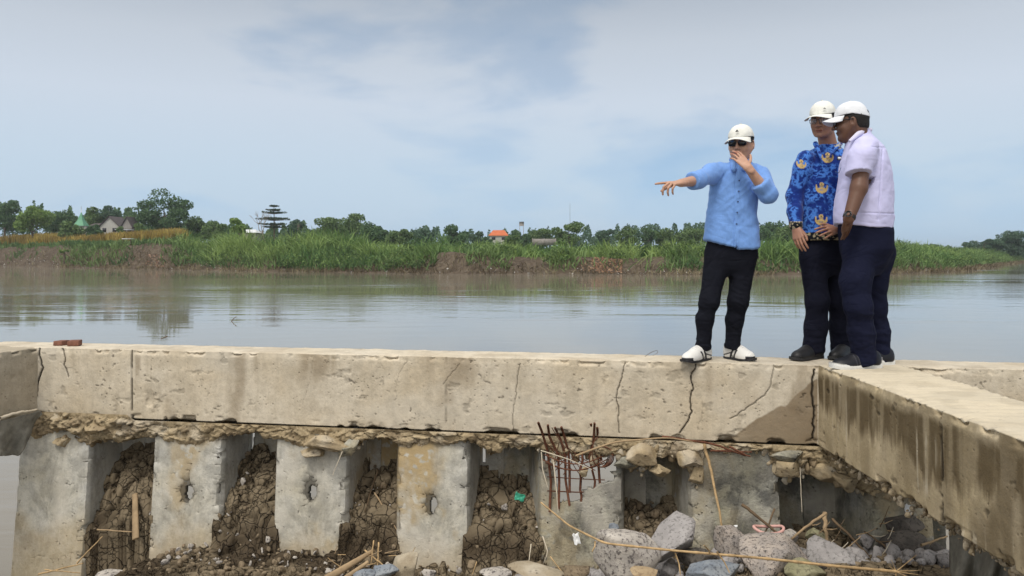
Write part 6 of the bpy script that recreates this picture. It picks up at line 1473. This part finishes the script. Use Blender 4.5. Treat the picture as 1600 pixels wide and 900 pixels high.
    v = Vol(q(1262, 262, 5.2)+[0, .0, 0], q(1325, 222, 5.55), .004); v.loft([(q(0, y, 5.4)[2], q(x, 0, 5.4)[0], 5.41, w_, d_) for y, x, w_, d_ in ((233, 1294, .072, .066), (238, 1291, .115, .080), (246, 1289, .13, .095), (260, 1288, .14, .112))], R_, F_, 0); put('undershirt', v, M_clothc, root, (.7, .7, .7))
    v = Vol((q(1240, 0, 5.3)[0], 5.12, 0), (q(1348, 0, 5.6)[0], 5.64, q(0, 366, 5.4)[2]), .005); z = lambda y: q(0, y, 5.4)[2]; X_ = lambda x: q(x, 0, 5.4)[0]
    v.loft([(z(y), X_(x), 5.41, w_, d_) for y, x, w_, d_ in ((368, 1286, .145, .115), (390, 1286, .152, .12), (412, 1287, .14, .11), (430, 1289, .09, .07))], R_, F_, .03)
    v.chain([q(1270, 405, 5.38), q(1277, 470, 5.35), q(1275, 510, 5.38), q(1271, 546, 5.40)], [.088, .074, .070, .072], .04)
    v.chain([q(1304, 405, 5.44), q(1312, 470, 5.42), q(1314, 510, 5.46), q(1316, 546, 5.47)], [.088, .074, .070, .072], .04)
    v.cut(lambda X, Y, Z: z(552)-Z-.015*np.sin(X*40)+0*Y)
    put('trousers', v, M_dark, root, lambda V: np.tile(np.array((.009, .010, .020)), (len(V), 1)), lambda V: .004*ridge(V, (8, 8, 3), 51)+.005*ridge(V, (9, 9, 20), 52)*sm(z(500), z(545), V[:, 2]))
    g = lambda x, Y: np.array([(x-800)/FPX*Y, Y, 0.])
    shoe(root, g(1284, 5.44), g(1238, 5.28), .105, .06, (.012, .012, .014), M_dsole, sole_h=.02); shoe(root, g(1330, 5.50), g(1300, 5.30), .105, .06, (.012, .012, .014), M_dsole, sole_h=.02)
P2()
# ============ the man in the white shirt
def P3():
    Yb = 4.98; base = wp(1350, 582, Yb); base[2] = 0; root = person(base, 'stout man in a white short sleeved shirt seen from behind, hand in his pocket'); o0 = np.array(root['_o']); q = wp
    T = Fr((0, 0, 0), 2.05); R_, F_ = T.r, T.f
    H = Fr(q(1330, 191, 5.0), 1.92, .10, 0, 1.03)
    shL, elL, wrL = q(1349, 240, 4.85), q(1342, 294, 4.78), q(1326, 342, 4.74)
    v = Vol((q(1285, 0, 4.9)[0], 4.62, q(0, 400, 5.)[2]), (q(1412, 0, 5.2)[0], 5.32, q(0, 150, 5.)[2]), .0038)
    head_sdf(v, H, 1.06); v.cone(H(0, -.025, -.05), q(1346, 222, 5.02), .062, .072, .02); v.ell(H(0, .03, -.095), (.05, .05, .035), H.M, .02)
    v.loft([(q(0, y, 5.)[2], q(x, 0, 5.)[0], 5.01, w_, d_) for y, x, w_, d_ in ((220, 1347, .10, .08), (245, 1350, .16, .11), (320, 1352, .16, .13), (380, 1352, .13, .11), (398, 1352, .08, .07))], R_, F_, .02)
    v.chain([shL, elL, wrL], [.048, .050, .034], .02)
    hand_sdf(v, wrL, q(1324, 364, 4.83)-wrL, (.25, -1, .0), (-1, 0, -.2), [.1, .1, .1, .1], (.25, .1), .98, .02)
    put('body', v, M_skin, root, lambda V: head_col(H, V, np.tile(SK3, (len(V), 1)), SK3, eyes=False))
    hair(H, root, low=-.05, ext=1.0); cap_obj(H, root, None, M_capg, vent=True, bd=.074); glasses(H, root)
    v = Vol((q(1288, 0, 4.8)[0], 4.62, q(0, 362, 4.8)[2]), (q(1415, 0, 5.2)[0], 5.36, q(0, 190, 5.)[2]), .0047)
    secs = [(203, 1343, .066, .070), (212, 1344, .080, .082), (222, 1350, .135, .10), (234, 1353, .185, .122), (255, 1354, .212, .150), (300, 1353, .212, .172), (335, 1351, .215, .182), (358, 1351, .208, .176)]
    v.loft([(q(0, y, 5.)[2], q(x, 0, 5.)[0], 5.02, w_, d_) for y, x, w_, d_ in secs], R_, F_, .02)
    el = q(1341, 271, 4.79); v.chain([q(1352, 232, 4.84), q(1347, 246, 4.81), el], [.078, .080, .074], .03); 
    sr = q(1365, 240, 5.22); v.chain([sr, q(1352, 275, 5.26)], [.078, .072], .03)
    n_ = (elL-shL)/np.linalg.norm(elL-shL)+np.array([.18, 0, .0]); n_ /= np.linalg.norm(n_); sl, X, Y, Z = v.blk(el-.10, el+.12, 0); pl = (X-el[0])*n_[0]+(Y-el[1])*n_[1]+(Z-el[2])*n_[2]
    loc = (np.sqrt((X-el[0])**2+(Z-el[2]-0)**2) < .12) & (Y < 4.875+0*X); v.d[sl] = np.where(loc, np.maximum(v.d[sl], np.minimum(pl, .02).astype(np.float32)), v.d[sl])
    # arm behind cut: separate sleeve mouth from trunk
    v.cut(lambda X, Y, Z: (np.interp((800+X/5.*FPX).ravel(), [1290, 1310, 1340, 1400], [q(0, y, 4.9)[2] for y in (347, 349, 355, 356)]).reshape(X.shape))-Z+0*Y)
    def fn(V):
        px_ = 800+V[:, 0]/V[:, 1]*FPX; py_ = HOR-(V[:, 2]-CH)/V[:, 1]*FPX
        W = V+.06*(np.stack([fbm(V*4, 2, 3), fbm(V*4, 2, 4), fbm(V*4, 2, 5)], -1)-.5); a = W[:, 0]*.7+W[:, 2]*.7; b = W[:, 0]*.7-W[:, 2]*.7
        f = .005*ridge(np.stack([a*2.2, W[:, 1]*3, b*9], -1), (1, 1, 1), 61)+.0045*ridge(np.stack([a*9, W[:, 1]*3, b*2.2], -1), (1, 1, 1), 62)-.003
        f -= .005*sm(2.0, .4, np.abs(px_-1375+(py_-300)*.06))*(py_ > 232)*(py_ < 345)+.004*sm(1.4, .2, np.abs(py_-333-(px_-1370)*.03))*(px_ > 1330)+.004*sm(1.6, .3, np.abs(py_-232+(1390-px_)*.1))*(px_ > 1362)
        return f
    def colw(V): c = np.tile(np.array((.58, .575, .84)), (len(V), 1)); return c*(.96+.08*fbm(V*40, 2, 3)[:, None])
    sh = put('white_shirt', v, M_clothw, root, colw, fn)
    # collar, pocket edge with name tag
    V, F = tube([q(1327, 221, 4.90), q(1340, 210, 4.92), q(1352, 203, 4.97), q(1360, 203, 5.04)], [.010, .017, .018, .014], 8); small('collar', V, F, plain('white_collar_cloth', (.66, .64, .80), .85), sh, root)
    bb = q(1311, 247.5, 4.90); V, F = box(bb+[-.011, -.002, -.012], bb+[.013, .004, .012]); o = small('name_tag', V, F, M_blk, sh, root); bb = bb+[0, -.004, 0]; V, F = box(bb+[-.008, -.002, -.007], bb+[.010, .001, .008]); small('tag_face', V, F, M_white, o, root)
    V, F = tube([q(1305, 268, 4.89), q(1311, 270, 4.868), q(1314, 262, 4.868)], .0022, 5); small('pocket_seam', V, F, M_btn, sh, root)
    # wristwatch
    w0 = elL+(wrL-elL)*.93; ax_ = (wrL-elL)/np.linalg.norm(wrL-elL); e1 = np.cross(ax_, [0, 1, 0]); e1 /= np.linalg.norm(e1); e2 = np.cross(ax_, e1); th = np.linspace(0, 2*PI, 30)
    P = np.array([w0+(.034*math.cos(a)*e1+.034*math.sin(a)*e2) for a in th]); V, F = merge([tube(P+ax_*d_, .0045, 6, cap=False) for d_ in (-.008, -.003, .003, .008)]); wo = small('wristwatch', V, F, M_dsole, root, root)
    dr = np.array([-.62, -.78, 0]); dr -= ax_*(dr @ ax_); dr /= np.linalg.norm(dr); V, F = tube([w0+dr*.030, w0+dr*.046], .021, 20); cs_ = small('watch_case', V, F, M_metal, wo, root); V, F = tube([w0+dr*.046, w0+dr*.0475], .016, 20); small('watch_dial', V, F, M_lens, wo, root)
    v = Vol((q(1295, 0, 4.9)[0], 4.72, 0), (q(1412, 0, 5.2)[0], 5.30, q(0, 342, 5.)[2]), .005); z = lambda y: q(0, y, 5.)[2]; X_ = lambda x: q(x, 0, 5.)[0]
    v.loft([(z(y), X_(x), 5.01, w_, d_) for y, x, w_, d_ in ((344, 1353, .185, .160), (362, 1354, .192, .168), (390, 1355, .188, .165), (412, 1353, .15, .135), (430, 1352, .10, .09))], R_, F_, .03)
    v.chain([q(1344, 400, 4.93), q(1336, 440, 4.90), q(1341, 480, 4.88), q(1347, 520, 4.92), q(1351, 566, 4.95)], [.106, .092, .078, .074, .074], .04)
    v.chain([q(1372, 395, 5.08), q(1364, 440, 5.08), q(1366, 480, 5.10), q(1373, 520, 5.12), q(1377, 560, 5.12)], [.108, .088, .072, .060, .056], .04)
    v.cut(lambda X, Y, Z: q(0, 569, 4.95)[2]-Z+.014*np.sin(X*30+1)+0*Y)
    def fnt(V): W = V+.05*(np.stack([fbm(V*5, 2, 3), fbm(V*5, 2, 4), fbm(V*5, 2, 5)], -1)-.5); return .005*ridge(W, (6, 6, 4), 71)+.006*ridge(np.stack([W[:, 0]*8+W[:, 2]*5, W[:, 1]*6, W[:, 2]*15], -1), (1, 1, 1), 72)*sm(z(430), z(500), V[:, 2])-.003
    put('trousers', v, M_dark, root, lambda V: np.tile(np.array((.010, .012, .030)), (len(V), 1)), fnt)
    g = lambda x, Y: np.array([(x-800)/FPX*Y, Y, 0.])
    def p3(a, b, c, col):
        for b0 in (.40, .46, .52, .58): col[(np.abs(a) > .35) & (np.abs(b-b0-.5*(c-.04)) < .007)] = (.05, .05, .065)
        col[(np.abs(b-.36-.4*(c-.05)) < .008) & (np.abs(a) > .5) & (c < .055) & (c > .035)] = (.4, .4, .42); return col
    shoe(root, g(1376, 4.97), g(1299, 4.90), .108, .08, (.006, .007, .012), M_sole, sole_h=.036, paint=p3); shoe(root, g(1396, 5.12), g(1328, 5.08), .105, .08, (.006, .007, .012), M_sole, sole_h=.036, paint=p3)
P3()
for o_ in bpy.data.objects:
    if '_o' in o_: del o_['_o']
# ------------------------------------------------------------------ the moist air over the river
V, F = box((-2450, -70, WATER-12), (2450, 2450, 34)); m, nt = mat('river_haze')
pv = nt.n('ShaderNodeVolumePrincipled', {'Color': (.86, .93, 1.0, 1), 'Density': .00024, 'Anisotropy': .2}); nt.n('ShaderNodeOutputMaterial', {'Volume': pv.outputs[0]})
o = mk('haze', V, F, m, None, False); tag(o, 'pale blue haze over the river and the far bank', 'haze', kind='stuff')
